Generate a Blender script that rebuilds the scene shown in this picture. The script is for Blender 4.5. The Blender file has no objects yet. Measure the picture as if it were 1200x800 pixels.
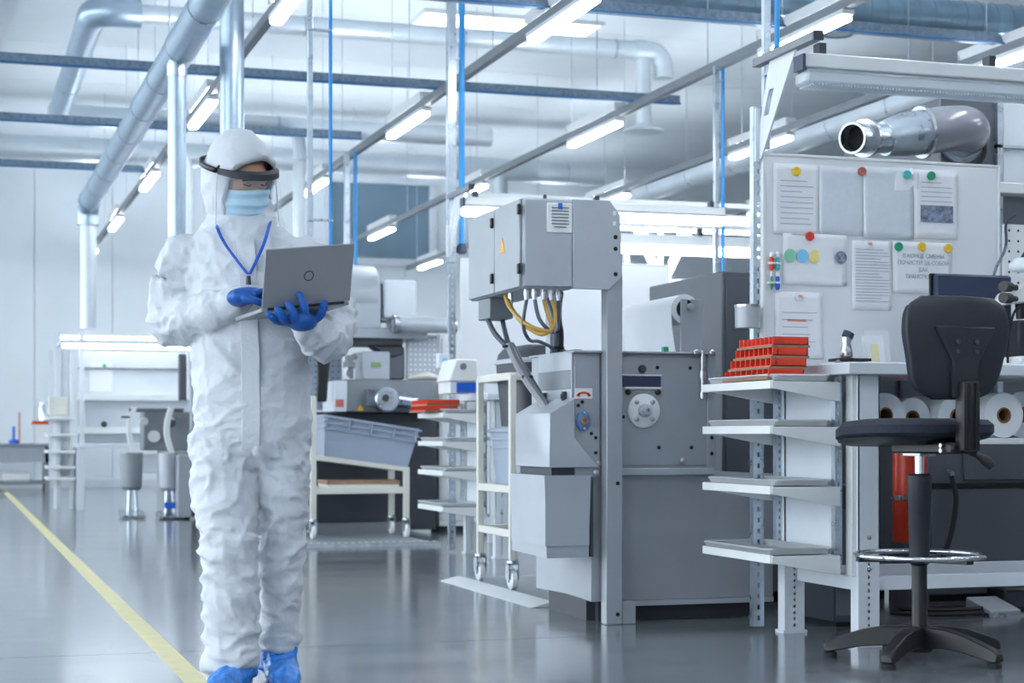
import bpy, bmesh, math, random
from mathutils import Vector, Matrix, Euler, noise
random.seed(7)
sc = bpy.context.scene
COL = sc.collection
PI = math.pi
# ------------------------------------------------------------------ camera
# hall axes: X to the right, Y down the length of the hall, Z up (metres)
YAW = math.atan(660/2050)
cam_d = bpy.data.cameras.new('camera'); cam = bpy.data.objects.new('camera', cam_d); COL.objects.link(cam)
cam.location = (0, 0, 0.81); cam.rotation_euler = (PI/2, 0, -YAW)
cam_d.sensor_width = 36; cam_d.lens = 2050/1200*36; cam_d.shift_y = 110/1200
cam_d.clip_end = 200
cam_d.dof.use_dof = True; cam_d.dof.focus_distance = 6.1; cam_d.dof.aperture_fstop = 4.5
sc.camera = cam
# ------------------------------------------------------------------ world, daylight, exposure
w = bpy.data.worlds.new('world'); sc.world = w; w.use_nodes = True
bg = w.node_tree.nodes['Background']
bg.inputs[0].default_value = (0.82, 0.92, 1.0, 1); bg.inputs[1].default_value = 2.6
sc.view_settings.view_transform = 'Standard'; sc.view_settings.look = 'None'
sc.view_settings.gamma = 1; sc.view_settings.use_curve_mapping = False
sc.view_settings.exposure = 0.78
LAMP = 20.0          # strip lamp emission
sc.cycles.use_denoising = True
sc.cycles.max_bounces = 8
sc.cycles.sample_clamp_indirect = 6
# ------------------------------------------------------------------ materials
def lin(c):
    return tuple(((x/255)/12.92 if x/255 <= .04045 else ((x/255+.055)/1.055)**2.4) for x in c)
def mat(name, rgb, rough=.5, metal=0, var=.06, scale=8, bump=0, bscale=60, coat=0, spec=None, rvar=0):
    m = bpy.data.materials.new(name); m.use_nodes = True
    nt = m.node_tree; b = nt.nodes['Principled BSDF']
    c = lin(rgb)
    tc = nt.nodes.new('ShaderNodeTexCoord')
    n = nt.nodes.new('ShaderNodeTexNoise'); n.inputs['Scale'].default_value = scale; n.inputs['Detail'].default_value = 4
    nt.links.new(tc.outputs['Object'], n.inputs['Vector'])
    r = nt.nodes.new('ShaderNodeValToRGB')
    r.color_ramp.elements[0].position = .3; r.color_ramp.elements[1].position = .7
    r.color_ramp.elements[0].color = (*[x*(1-var) for x in c], 1); r.color_ramp.elements[1].color = (*[min(1, x*(1+var)) for x in c], 1)
    nt.links.new(n.outputs['Fac'], r.inputs['Fac']); nt.links.new(r.outputs['Color'], b.inputs['Base Color'])
    b.inputs['Roughness'].default_value = rough; b.inputs['Metallic'].default_value = metal
    if coat: b.inputs['Coat Weight'].default_value = coat; b.inputs['Coat Roughness'].default_value = .1
    if spec is not None: b.inputs['Specular IOR Level'].default_value = spec
    if rvar:
        mr = nt.nodes.new('ShaderNodeMapRange'); mr.inputs['To Min'].default_value = rough-rvar; mr.inputs['To Max'].default_value = rough+rvar
        nt.links.new(n.outputs['Fac'], mr.inputs['Value']); nt.links.new(mr.outputs['Result'], b.inputs['Roughness'])
    if bump:
        n2 = nt.nodes.new('ShaderNodeTexNoise'); n2.inputs['Scale'].default_value = bscale; n2.inputs['Detail'].default_value = 3
        nt.links.new(tc.outputs['Object'], n2.inputs['Vector'])
        bp = nt.nodes.new('ShaderNodeBump'); bp.inputs['Strength'].default_value = bump; bp.inputs['Distance'].default_value = .01
        nt.links.new(n2.outputs['Fac'], bp.inputs['Height']); nt.links.new(bp.outputs['Normal'], b.inputs['Normal'])
    return m
def emit(name, rgb, s):
    m = bpy.data.materials.new(name); m.use_nodes = True
    b = m.node_tree.nodes['Principled BSDF']; c = (*lin(rgb), 1)
    b.inputs['Base Color'].default_value = c; b.inputs['Emission Color'].default_value = c; b.inputs['Emission Strength'].default_value = s
    return m
def clear(name, rgb, alpha, rough=.05):
    m = bpy.data.materials.new(name); m.use_nodes = True; nt = m.node_tree
    for n in list(nt.nodes):
        if n.type != 'OUTPUT_MATERIAL': nt.nodes.remove(n)
    t = nt.nodes.new('ShaderNodeBsdfTransparent'); p = nt.nodes.new('ShaderNodeBsdfPrincipled'); x = nt.nodes.new('ShaderNodeMixShader')
    p.inputs['Base Color'].default_value = (*lin(rgb), 1); p.inputs['Roughness'].default_value = rough
    x.inputs[0].default_value = alpha
    nt.links.new(t.outputs[0], x.inputs[1]); nt.links.new(p.outputs[0], x.inputs[2])
    nt.links.new(x.outputs[0], nt.nodes['Material Output'].inputs[0])
    return m
M = dict(
    wall=mat('wall_panel', (224, 231, 236), .55, scale=2, var=.02), ceil=mat('ceiling_panel', (226, 233, 238), .6, scale=2, var=.02),
    seam=mat('seam', (168, 182, 194), .6), 
    grey=mat('machine_grey', (158, 163, 170), .42, .25, scale=5, var=.05, bump=.04, bscale=180),
    lgrey=mat('light_machine_grey', (172, 178, 186), .4, .2, scale=5, var=.05, bump=.03, bscale=180),
    mgrey=mat('cast_grey', (128, 134, 140), .5, .2, scale=6, var=.08),
    dgrey=mat('dark_machine_grey', (92, 97, 105), .5, .1, scale=4, var=.06),
    char=mat('charcoal', (58, 62, 70), .55, scale=6, var=.08),
    white=mat('white_paint', (226, 229, 230), .38, scale=6, var=.03), offw=mat('cream_paint', (216, 214, 205), .4, scale=6, var=.04),
    bluew=mat('pale_blue_paint', (214, 220, 227), .4, scale=6, var=.03),
    board=mat('whiteboard', (224, 227, 231), .16, coat=.4, scale=3, var=.015), paper=mat('paper', (232, 234, 238), .6, scale=30, var=.015, bump=.05, bscale=20),
    sleeve=mat('plastic_sleeve', (210, 216, 224), .12, coat=.8, scale=25, var=.03, bump=.5, bscale=22),
    ink=mat('ink', (150, 158, 172), .7), ink2=mat('red_ink', (240, 160, 140), .7), photo=mat('photo_print', (120, 128, 150), .4, scale=60, var=.6),
    black=mat('black_plastic', (20, 22, 26), .42, scale=20, var=.12, bump=.06, bscale=300), black2=mat('dark_plastic', (33, 36, 45), .5, scale=20, var=.1, bump=.1, bscale=250),
    fabric=mat('seat_fabric', (34, 40, 54), .8, scale=60, var=.2, bump=.15, bscale=400),
    rubber=mat('rubber', (30, 32, 35), .7), hole=mat('hole_dark', (18, 20, 24), .8),
    galv=mat('galvanised', (190, 200, 210), .3, .9, scale=14, var=.12, rvar=.12), steel=mat('brushed_steel', (188, 190, 194), .28, 1, scale=20, var=.08, rvar=.08),
    chrome=mat('chrome', (225, 228, 232), .08, 1), duct=mat('duct_sheet', (176, 194, 210), .34, .75, scale=6, var=.1, rvar=.1),
    ductw=mat('pale_duct', (212, 221, 228), .42, .35, scale=4, var=.05), spiral=mat('spiral_duct', (128, 154, 172), .36, .7, scale=6, var=.12, rvar=.1),
    pipeg=mat('grey_pipe', (132, 134, 144), .25, scale=5, var=.04, coat=.3), trunk=mat('cable_tray', (120, 138, 156), .45, .5, scale=30, var=.25),
    bluel=mat('blue_line', (48, 112, 168), .4), blueh=mat('blue_hose', (40, 150, 220), .35),
    lamp=emit('lamp_tube', (244, 249, 255), LAMP), panel=emit('ceiling_lamp', (240, 248, 255), 2.2), added_uplamp=emit('added_uplight_tube', (236, 246, 255), 62), blamp2=emit('long_lamp_tube', (240, 248, 255), 10.0), blamp=emit('bench_lamp_tube', (236, 246, 255), 5.0), trayst=mat('tray_steel', (206, 208, 210), .36, .55, scale=10, var=.05),
    red=mat('orange_red_plastic', (224, 66, 42), .4, scale=15, var=.08), redm=mat('red_paint', (205, 60, 32), .35), card=mat('brown_card', (150, 122, 98), .8, scale=20, var=.1),
    green=mat('green_magnet', (20, 150, 110), .35), teal=mat('teal_magnet', (70, 185, 180), .35), yellow=mat('yellow_magnet', (232, 190, 50), .35), redmag=mat('red_magnet', (214, 62, 48), .35), brick=mat('faded_red_magnet', (190, 100, 92), .35),
    tape=mat('yellow_tape', (224, 214, 158), .45, scale=12, var=.08), tape2=mat('yellow_floor_paint', (214, 190, 60), .5, scale=9, var=.1),
    blue=mat('blue_paint', (30, 95, 200), .4), bluef=mat('blue_flange', (78, 118, 172), .45), navy=mat('navy_plastic', (42, 54, 82), .4),
    amber=mat('amber_mark', (236, 178, 50), .5), mint=mat('mint', (140, 205, 170), .5), sky=mat('sky_print', (125, 195, 235), .5), lemon=mat('lemon', (238, 220, 140), .5),
    roll=mat('roll_film', (226, 230, 236), .45, scale=4, var=.03), core=mat('card_core', (132, 98, 70), .8),
    tote=mat('grey_tote', (150, 162, 180), .45, scale=5, var=.04), 
    glass=clear('window_glass', (150, 180, 200), .35, .03), visor=clear('visor_film', (230, 240, 250), .13, .03), clearp=clear('clear_plastic', (225, 235, 245), .45, .1),
    ground=mat('added_outdoor_ground', (150, 155, 158), .8, scale=.5), room=mat('room_behind_window', (96, 118, 138), .6, scale=2, var=.25),
    skin=mat('skin', (206, 158, 132), .5, scale=20, var=.06), lash=mat('lash', (60, 45, 40), .6), lip=mat('lip', (180, 110, 100), .5),
    suit=mat('coverall_fabric', (211, 215, 222), .6, scale=7, var=.02, bump=.45, bscale=34), mask=mat('mask_fabric', (184, 224, 245), .75, scale=40, var=.05, bump=.1, bscale=200),
    glove=mat('glove_rubber', (14, 88, 172), .5, scale=20, var=.08, bump=.15, bscale=120), lany=mat('lanyard', (18, 84, 190), .55),
    cover=mat('shoe_cover_film', (46, 132, 222), .3, scale=24, var=.35, bump=.7, bscale=45, coat=.3),
    laptop=mat('laptop_shell', (150, 152, 157), .42, .15, scale=4, var=.02), laptopd=mat('laptop_edge', (40, 42, 46), .4), screen=mat('laptop_screen', (20, 22, 28), .15),
    tread=mat('tread_plate', (150, 157, 164), .5, .5, scale=30, var=.15, bump=.6, bscale=60), cloth=mat('rag', (225, 222, 212), .85, bump=.4, bscale=30),
    cable=mat('cable_grey', (88, 96, 108), .45), cabley=mat('cable_ochre', (190, 150, 70), .45), tint=mat('green_label', (120, 150, 90), .5),
)
def concrete():
    m = bpy.data.materials.new('polished_concrete'); m.use_nodes = True; nt = m.node_tree; b = nt.nodes['Principled BSDF']
    tc = nt.nodes.new('ShaderNodeTexCoord'); mp = nt.nodes.new('ShaderNodeMapping'); mp.inputs['Scale'].default_value = (.5, 2.2, 1)
    nt.links.new(tc.outputs['Object'], mp.inputs[0])
    n = nt.nodes.new('ShaderNodeTexNoise'); n.inputs['Scale'].default_value = 1.6; n.inputs['Detail'].default_value = 8; n.inputs['Roughness'].default_value = .65
    nt.links.new(mp.outputs[0], n.inputs['Vector'])
    r = nt.nodes.new('ShaderNodeValToRGB'); e = r.color_ramp.elements
    e[0].position = .3; e[0].color = (*lin((96, 102, 109)), 1); e[1].position = .75; e[1].color = (*lin((138, 144, 150)), 1)
    nt.links.new(n.outputs['Fac'], r.inputs[0]); nt.links.new(r.outputs[0], b.inputs['Base Color'])
    mr = nt.nodes.new('ShaderNodeMapRange'); mr.inputs['To Min'].default_value = .1; mr.inputs['To Max'].default_value = .22
    nt.links.new(n.outputs['Fac'], mr.inputs['Value']); nt.links.new(mr.outputs['Result'], b.inputs['Roughness'])
    n2 = nt.nodes.new('ShaderNodeTexNoise'); n2.inputs['Scale'].default_value = 5; n2.inputs['Detail'].default_value = 2
    nt.links.new(tc.outputs['Object'], n2.inputs['Vector'])
    bp = nt.nodes.new('ShaderNodeBump'); bp.inputs['Strength'].default_value = .08; bp.inputs['Distance'].default_value = .02
    nt.links.new(n2.outputs['Fac'], bp.inputs['Height']); nt.links.new(bp.outputs[0], b.inputs['Normal'])
    b.inputs['Specular IOR Level'].default_value = .75; b.inputs['Coat Weight'].default_value = .35; b.inputs['Coat Roughness'].default_value = .12
    return m
M['floor'] = concrete()
# ------------------------------------------------------------------ mesh helpers
ROOT = {}           # root name -> world matrix of things whose parts are written in world coordinates
def smooth_path(pts, k=6):
    P = [Vector(p) for p in pts]; out = []
    for i in range(len(P)-1):
        a = P[max(0, i-1)]; b = P[i]; c = P[i+1]; d = P[min(len(P)-1, i+2)]
        for j in range(k):
            t = j/k; out.append(.5*((2*b)+(c-a)*t+(2*a-5*b+4*c-d)*t*t+(3*b-a-3*c+d)*t**3))
    out.append(P[-1]); return out
class MB:
    def __init__(s): s.v = []; s.f = []; s.m = []; s.cur = 0
    def add(s, vs, fs):
        o = len(s.v); s.v += [tuple(v) for v in vs]; s.f += [tuple(i+o for i in f) for f in fs]; s.m += [s.cur]*len(fs); return s
    def box(s, x0, x1, y0, y1, z0, z1):
        return s.add([(x, y, z) for z in (z0, z1) for y in (y0, y1) for x in (x0, x1)],
                     [(0, 2, 3, 1), (4, 5, 7, 6), (0, 1, 5, 4), (2, 6, 7, 3), (0, 4, 6, 2), (1, 3, 7, 5)])
    def prism(s, pts, axis, a, b):
        # pts: polygon in the two other axes (order x,y,z without axis), extruded from a to b
        n = len(pts); vs = []
        for t in (a, b):
            for p in pts:
                q = list(p); q.insert('xyz'.index(axis), t); vs.append(q)
        fs = [tuple(range(n))[::-1], tuple(range(n, 2*n))]+[(i, (i+1) % n, n+(i+1) % n, n+i) for i in range(n)]
        return s.add(vs, fs)
    def ring(s, c, ax, r, n, ry=None, up=None):
        ax = Vector(ax).normalized(); u = Vector(up) if up else (Vector((0, 0, 1)) if abs(ax.z) < .9 else Vector((1, 0, 0)))
        a = ax.cross(u).normalized(); b = a.cross(ax).normalized()
        return [Vector(c)+a*math.cos(2*PI*i/n)*r+b*math.sin(2*PI*i/n)*(ry or r) for i in range(n)]
    def cyl(s, p0, p1, r0, r1=None, n=16, caps=True):
        p0 = Vector(p0); p1 = Vector(p1); r1 = r0 if r1 is None else r1; d = p1-p0
        vs = s.ring(p0, d, r0, n)+s.ring(p1, d, r1, n)
        fs = [(i, (i+1) % n, n+(i+1) % n, n+i) for i in range(n)]
        if caps: fs += [tuple(range(n))[::-1], tuple(range(n, 2*n))]
        return s.add(vs, fs)
    def annulus(s, p0, p1, r0, r1, n=24):
        # tube with wall: outer r0, inner r1
        p0 = Vector(p0); p1 = Vector(p1); d = p1-p0
        vs = s.ring(p0, d, r0, n)+s.ring(p1, d, r0, n)+s.ring(p0, d, r1, n)+s.ring(p1, d, r1, n); fs = []
        for i in range(n):
            j = (i+1) % n
            fs += [(i, j, n+j, n+i), (2*n+j, 2*n+i, 3*n+i, 3*n+j), (j, i, 2*n+i, 2*n+j), (n+i, n+j, 3*n+j, 3*n+i)]
        return s.add(vs, fs)
    def tube(s, pts, r, n=8, k=6, closed=False):
        P = smooth_path(pts, k) if k else [Vector(p) for p in pts]; vs = []; up = None
        rs = r if isinstance(r, (list, tuple)) else None
        for i, p in enumerate(P):
            d = (P[min(i+1, len(P)-1)]-P[max(i-1, 0)]).normalized()
            if up is None: up = Vector((0, 0, 1)) if abs(d.z) < .9 else Vector((1, 0, 0))
            a = d.cross(up).normalized(); up = a.cross(d).normalized()
            if rs: t = i/(len(P)-1)*(len(rs)-1); q = min(int(t), len(rs)-2); rr = rs[q]+(rs[q+1]-rs[q])*(t-q)
            else: rr = r
            vs += [p+a*math.cos(2*PI*j/n)*rr+up*math.sin(2*PI*j/n)*rr for j in range(n)]
        L = len(P); fs = [(i*n+j, i*n+(j+1) % n, (i+1)*n+(j+1) % n, (i+1)*n+j) for i in range(L-1) for j in range(n)]
        fs += [tuple(range(n))[::-1], tuple(range((L-1)*n, L*n))]
        return s.add(vs, fs)
    def lathe(s, prof, c, ax=(0, 0, 1), n=24):
        vs = []; ax = Vector(ax).normalized()
        for r, h in prof: vs += s.ring(Vector(c)+ax*h, ax, max(r, 1e-4), n)
        L = len(prof); fs = [(i*n+j, i*n+(j+1) % n, (i+1)*n+(j+1) % n, (i+1)*n+j) for i in range(L-1) for j in range(n)]
        fs += [tuple(range(n))[::-1], tuple(range((L-1)*n, L*n))]
        return s.add(vs, fs)
    def loft(s, secs, n=24, up=None):
        # secs: (centre, axis, rx, ry)
        vs = []
        for c, ax, rx, ry in secs: vs += s.ring(c, ax, rx, n, ry, up)
        L = len(secs); fs = [(i*n+j, i*n+(j+1) % n, (i+1)*n+(j+1) % n, (i+1)*n+j) for i in range(L-1) for j in range(n)]
        fs += [tuple(range(n))[::-1], tuple(range((L-1)*n, L*n))]
        return s.add(vs, fs)
    def ball(s, c, rx, ry=None, rz=None, n=16, m=10):
        ry = ry or rx; rz = rz or rx; vs = []
        for i in range(m+1):
            a = -PI/2+PI*i/m; cr = max(math.cos(a), 1e-3)
            vs += [(c[0]+rx*cr*math.cos(2*PI*j/n), c[1]+ry*cr*math.sin(2*PI*j/n), c[2]+rz*math.sin(a)) for j in range(n)]
        fs = [(i*n+j, i*n+(j+1) % n, (i+1)*n+(j+1) % n, (i+1)*n+j) for i in range(m) for j in range(n)]
        fs += [tuple(range(n))[::-1], tuple(range(m*n, (m+1)*n))]
        return s.add(vs, fs)
    def obox(s, o, e1, e2, e3):
        o = Vector(o); e1 = Vector(e1); e2 = Vector(e2); e3 = Vector(e3)
        vs = [o+e1*a+e2*b+e3*c for c in (0, 1) for b in (0, 1) for a in (0, 1)]
        return s.add(vs, [(0, 2, 3, 1), (4, 5, 7, 6), (0, 1, 5, 4), (2, 6, 7, 3), (0, 4, 6, 2), (1, 3, 7, 5)])
    def build(s, name, mats, parent=None, bev=0, smooth=True, seg=1, fix=True):
        mats = mats if isinstance(mats, list) else [mats]
        V = [Vector(v) for v in s.v]; loc = Vector((0, 0, 0))
        if parent is None:
            xs = [v.x for v in V]; ys = [v.y for v in V]; zs = [v.z for v in V]
            loc = Vector(((min(xs)+max(xs))/2, (min(ys)+max(ys))/2, min(zs))); V = [v-loc for v in V]
        else:
            r = parent
            off = Vector((0, 0, 0))
            while r.parent: off = off+r.location; r = r.parent
            mw = ROOT.get(r.name, Matrix.Translation(r.location))
            if mw is not None: inv = mw.inverted(); V = [inv @ v for v in V]
            V = [v-off for v in V]
        me = bpy.data.meshes.new(name); me.from_pydata(V, [], s.f)
        for m in mats: me.materials.append(M[m] if isinstance(m, str) else m)
        if len(mats) > 1: me.polygons.foreach_set('material_index', s.m)
        if bev or fix:
            bm = bmesh.new(); bm.from_mesh(me)
            bmesh.ops.recalc_face_normals(bm, faces=bm.faces)
            if bev:
                es = [e for e in bm.edges if len(e.link_faces) == 2 and e.calc_face_angle(0) > .6]
                bmesh.ops.bevel(bm, geom=es, offset=bev, segments=seg, profile=.5, affect='EDGES', clamp_overlap=True)
            bm.to_mesh(me); bm.free()
        if smooth: me.shade_smooth(); me.set_sharp_from_angle(angle=.65)
        o = bpy.data.objects.new(name, me); o.location = loc; COL.objects.link(o)
        if parent is not None: o.parent = parent
        return o
LABELS = {}
def tag(o, label, cat, group=None):
    if label in LABELS and not group: print('DUPLICATE LABEL', label)
    LABELS[label] = 1
    o['label'] = label; o['category'] = cat
    if group: o['group'] = group
    return o
def thing(name, label, cat, loc=(0, 0, 0), rz=0, group=None, world=True):
    o = bpy.data.objects.new(name, None); COL.objects.link(o); o.empty_display_size = .1
    o.location = loc; o.rotation_euler = (0, 0, rz)
    ROOT[o.name] = (Matrix.Translation(loc) @ Matrix.Rotation(rz, 4, 'Z')) if world else None
    return tag(o, label, cat, group)
def struct(o): o['kind'] = 'structure'; return o
def copy_tree(o, parent=None):
    c = o.copy(); COL.objects.link(c); c.parent = parent
    for ch in list(o.children): copy_tree(ch, c)
    return c
def dup(o, off, label=None, group=None, rz=None):
    c = copy_tree(o); c.location = Vector(o.location)+Vector(off)
    if rz is not None: c.rotation_euler.z = rz
    if label: c['label'] = label; LABELS[label] = 1
    if group: c['group'] = group
    return c
def rep(o, off, parent=None):
    c = o.copy(); COL.objects.link(c); c.parent = parent or o.parent; c.location = Vector(o.location)+Vector(off); return c
# ------------------------------------------------------------------ the hall
FX0, FX1, FY0, FY1, CZ = -7.0, 24.0, -5.0, 28.2, 5.4
fl = struct(MB().box(FX0, FX1, FY0, FY1, -.12, -.012).build('floor', 'seam', fix=True))
ys = [FY0, .62, 6.62, 12.62, 18.62, 24.62, FY1]
xs_ = [FX0, 12.0, FX1]
for i in range(6):
    for j in range(2):
        MB().box(xs_[j]+.003, xs_[j+1]-.003, ys[i]+.004, ys[i+1]-.004, -.012, 0).build('slab', 'floor', fl)
struct(MB().box(-45, FX0-.01, -30, 55, -.3, -.05).build('added_ground_outside', 'ground'))  # unseen ground added so less outdoor light reaches the ceiling
ce = struct(MB().box(FX0, FX1, FY0, FY1, CZ+.02, CZ+.1).build('ceiling', 'seam'))
for i in range(14):
    y0 = FY0+(FY1-FY0)*i/14; y1 = FY0+(FY1-FY0)*(i+1)/14
    MB().box(FX0, FX1, y0+.006, y1-.006, CZ, CZ+.019).build('ceiling_panel', 'ceil', ce)
wb = struct(MB().box(FX0, FX1, 28.05, 28.2, 0, CZ+.1).build('wall_back', 'seam'))
WX0, WX1, WZ0, WZ1 = 5.92, 7.56, 3.71, 4.93
x = FX0
while x < FX1-.1:
    x1 = min(x+1.18, FX1)
    MB().box(x+.004, x1-.004, 28.0, 28.049, 0.12, CZ).build('wall_panel', 'wall', wb); x = x1
struct(MB().box(FX0, FX1, 27.97, 28.0, 0, .12).build('baseboard_back', 'bluew'))
wr = struct(MB().box(FX1, FX1+.15, FY0, FY1, 0, CZ).build('wall_right', 'wall'))
struct(MB().box(FX0, FX1, FY0-.15, FY0, 0, CZ).build('added_wall_front', 'wall'))  # unseen wall added behind the camera to block frontal light
wn = struct(thing('window_1', 'wide interior window high in the far white wall behind the laptop', 'window', (6.74, 27.97, WZ0)))
m = MB()
m.box(WX0-.12, WX1+.12, 27.9, 28.0, WZ0-.12, WZ0); m.box(WX0-.12, WX1+.12, 27.9, 28.0, WZ1, WZ1+.12)
m.box(WX0-.12, WX0, 27.9, 28.0, WZ0, WZ1); m.box(WX1, WX1+.12, 27.9, 28.0, WZ0, WZ1)
m.build('window_frame', 'bluew', wn, bev=.01)
MB().box(WX0, WX1, 27.985, 27.998, WZ0, WZ1).build('dark_room', 'room', wn)
MB().box(WX0, WX1, 27.95, 27.96, WZ0, WZ1).build('pane', 'glass', wn)
m = MB(); m.box(WX0+.72, WX0+.92, 27.965, 27.98, WZ0, WZ0+.85); m.build('dark_shelf', 'dgrey', wn)
# painted floor marks
tag(MB().box(.735, .815, 3.5, 27.9, 0, .0012).build('floor_tape', 'tape'), 'long pale yellow tape line on the floor beside the walking person', 'tape')
tag(MB().box(4.94, 6.4, 7.0, 7.75, 0, .0012).build('floor_marking', 'tape2'), 'yellow painted floor patch behind the swivel chair', 'floor marking')
# ------------------------------------------------------------------ overhead: lighting rails, cable trays, ducts
RZ = 3.5
rail_word = {0: 'first', 1: 'second', 2: 'third', 3: 'fourth', 4: 'added fifth'}  # the fifth rail and its lamps are added to brighten the right-hand ceiling
for i, X in enumerate((1.99, 3.72, 5.40, 7.10, 9.15)):
    r = thing('lighting_rail', 'slim grey lighting rail under the ceiling, %s from the left' % rail_word[i], 'lighting rail', (X, 16, RZ), group='lighting rails')
    MB().box(X-.03, X+.03, -4.0, 27.6, RZ+.0, RZ+.07).build('rail', 'mgrey', r, bev=.006)
    for y in (0, 4.5, 9, 12, 15, 18, 21, 24, 27):
        MB().cyl((X, y, RZ+.07), (X, y, CZ), .004, n=6).build('hanger', 'galv', r)
FAR = [(25.6, 'added very last'), (21.75, 'added last but one')]  # lamps added to brighten the far end of the hall
NEAR = [(5.95, 'added out of frame overhead'), (2.0, 'added unseen overhead before the camera'), (-1.9, 'added unseen overhead behind the camera')]  # unseen lamps added for top light on the foreground
FIX = {0: [(17.9, 'third nearest'), (13.9, 'second nearest'), (9.9, 'nearest')], 1: [(17.8, 'third nearest'), (13.85, 'second nearest'), (9.9, 'nearest')], 2: [(17.7, 'third nearest'), (13.8, 'second nearest'), (9.85, 'nearest')], 3: [(17.9, 'third nearest'), (14.0, 'second nearest'), (10.0, 'nearest')], 4: [(17.9, 'third nearest'), (14.0, 'second nearest'), (10.0, 'nearest')]}
for i, X in enumerate((1.99, 3.72, 5.40, 7.10, 9.15)):
    for y, wd in FAR+FIX[i]+NEAR:
        t = thing('strip_light', '%s glowing strip light on the %s ceiling rail from the left' % (wd, rail_word[i]), 'lamp', (X, y, RZ-.07), group='strip lights on the ceiling rails')
        MB().box(X-.045, X+.045, y, y+1.22, RZ-.035, RZ).build('housing', 'white', t, bev=.005)
        MB().box(X-.04, X+.04, y+.02, y+1.2, RZ-.07, RZ-.035).build('diffuser', 'lamp', t, bev=.01)
        MB().box(X-.024, X+.024, y+.02, y+1.2, RZ+.07, RZ+.08).build('added_uplight', 'added_uplamp', t)  # hidden upward lamp, added to brighten the ceiling
        m = MB(); m.prism([(X-.03, RZ+.065), (X-.05, RZ+.125), (X-.052, RZ+.125), (X-.034, RZ+.065)], 'y', y, y+1.22); m.prism([(X+.03, RZ+.065), (X+.05, RZ+.125), (X+.052, RZ+.125), (X+.034, RZ+.065)], 'y', y, y+1.22); m.box(X-.05, X+.05, y-.004, y, RZ+.065, RZ+.125); m.box(X-.05, X+.05, y+1.22, y+1.224, RZ+.065, RZ+.125); m.build('added_trough', 'white', t)  # added sides that hide the upward lamp from below
def tray(x0, x1, y, z, label):
    t = thing('cable_tray', label, 'cable tray', ((x0+x1)/2, y, z), group='cable trays across the hall')
    m = MB(); m.box(x0, x1, y-.06, y-.055, z, z+.06); m.box(x0, x1, y+.055, y+.06, z, z+.06); m.box(x0, x1, y-.055, y+.055, z, z+.006); m.build('tray', 'trunk', t)
    m = MB(); m.tube([(x0, y-.02, z+.03), ((x0+x1)/2, y, z+.035), (x1, y+.02, z+.03)], .018, 6); m.build('cable', 'mgrey', t)
    MB().cyl((x0, y-.07, z-.012), (x1, y-.07, z-.012), .008, n=8).build('blue_air_line', 'bluel', t)
    n = int((x1-x0)/1.6)
    for k in range(n+1):
        xx = x0+.2+k*1.6
        if xx < x1: MB().cyl((xx, y+.05, z+.06), (xx, y+.05, CZ), .004, n=6).build('hanger', 'galv', t)
tray(-1.5, 5.80, 13.5, RZ+.08, 'cable tray with blue line ending mid air, crossing above the person')
tray(-1.5, 3.66, 16.0, RZ+.08, 'cable tray with blue line just above the hooded head, farther back')
tray(2.0, 8.4, 10.72, RZ+.08, 'cable tray with bright blue line at the top edge below spiral duct')
tray(-1.5, 2.1, 18.7, RZ+.08, 'lowest and farthest cable tray at upper left')
def seams(o, a, b, r, step, matn='galv', tilt=0):
    a = Vector(a); b = Vector(b); L = (b-a).length; d = (b-a)/L; n = int(L/step)
    for k in range(1, n+1):
        c = a+d*(k*step)
        if k*step < L: MB().cyl(c-d*.008, c+d*.008, r+.006, n=20).build('seam_ring', matn, o)
# duct A: along the hall, dropping into the far left bench
t = thing('extract_duct', 'diagonal looking round steel duct at upper left with elbow dropping to the far bench', 'duct', (1.42, 14, 3.3))
MB().cyl((1.42, 8.0, 3.3), (1.42, 19.0, 3.3), .105, n=24).build('pipe', 'duct', t)
MB().tube([(1.42, 18.95, 3.3), (1.42, 19.1, 3.29), (1.42, 19.19, 3.2), (1.42, 19.2, 3.06)], .118, 20).build('elbow', 'duct', t)
MB().cyl((1.42, 19.2, 1.95), (1.42, 19.2, 3.1), .085, n=20).build('drop_pipe', 'ductw', t)
seams(t, (1.42, 8, 3.3), (1.42, 19, 3.3), .105, 1.1)
t = thing('branch_duct', 'vertical steel duct dropping from the diagonal duct behind the shoulder', 'duct', (1.40, 11.4, 1.68))
MB().cyl((1.40, 11.4, 1.75), (1.40, 11.4, 3.22), .058, n=20).build('pipe', 'duct', t)
MB().cyl((1.40, 11.4, 3.12), (1.40, 11.4, 3.2), .066, n=20).build('collar', 'galv', t)
MB().lathe([(.09, 0), (.085, .02), (.065, .08), (.06, .1)], (1.40, 11.4, 1.68), n=20).build('hood', 'galv', t)
t = thing('riser_duct', 'thick vertical steel duct rising right behind the white hood', 'duct', (1.77, 11.5, 1.2))
MB().cyl((1.77, 11.5, 1.2), (1.77, 11.5, CZ), .079, n=24).build('pipe', 'duct', t); seams(t, (1.77, 11.5, 1.2), (1.77, 11.5, CZ), .079, 2.75)
MB().lathe([(.17, 0), (.165, .02), (.085, .16), (.08, .22)], (1.77, 11.5, 1.02)).build('hood', 'galv', t)
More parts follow.
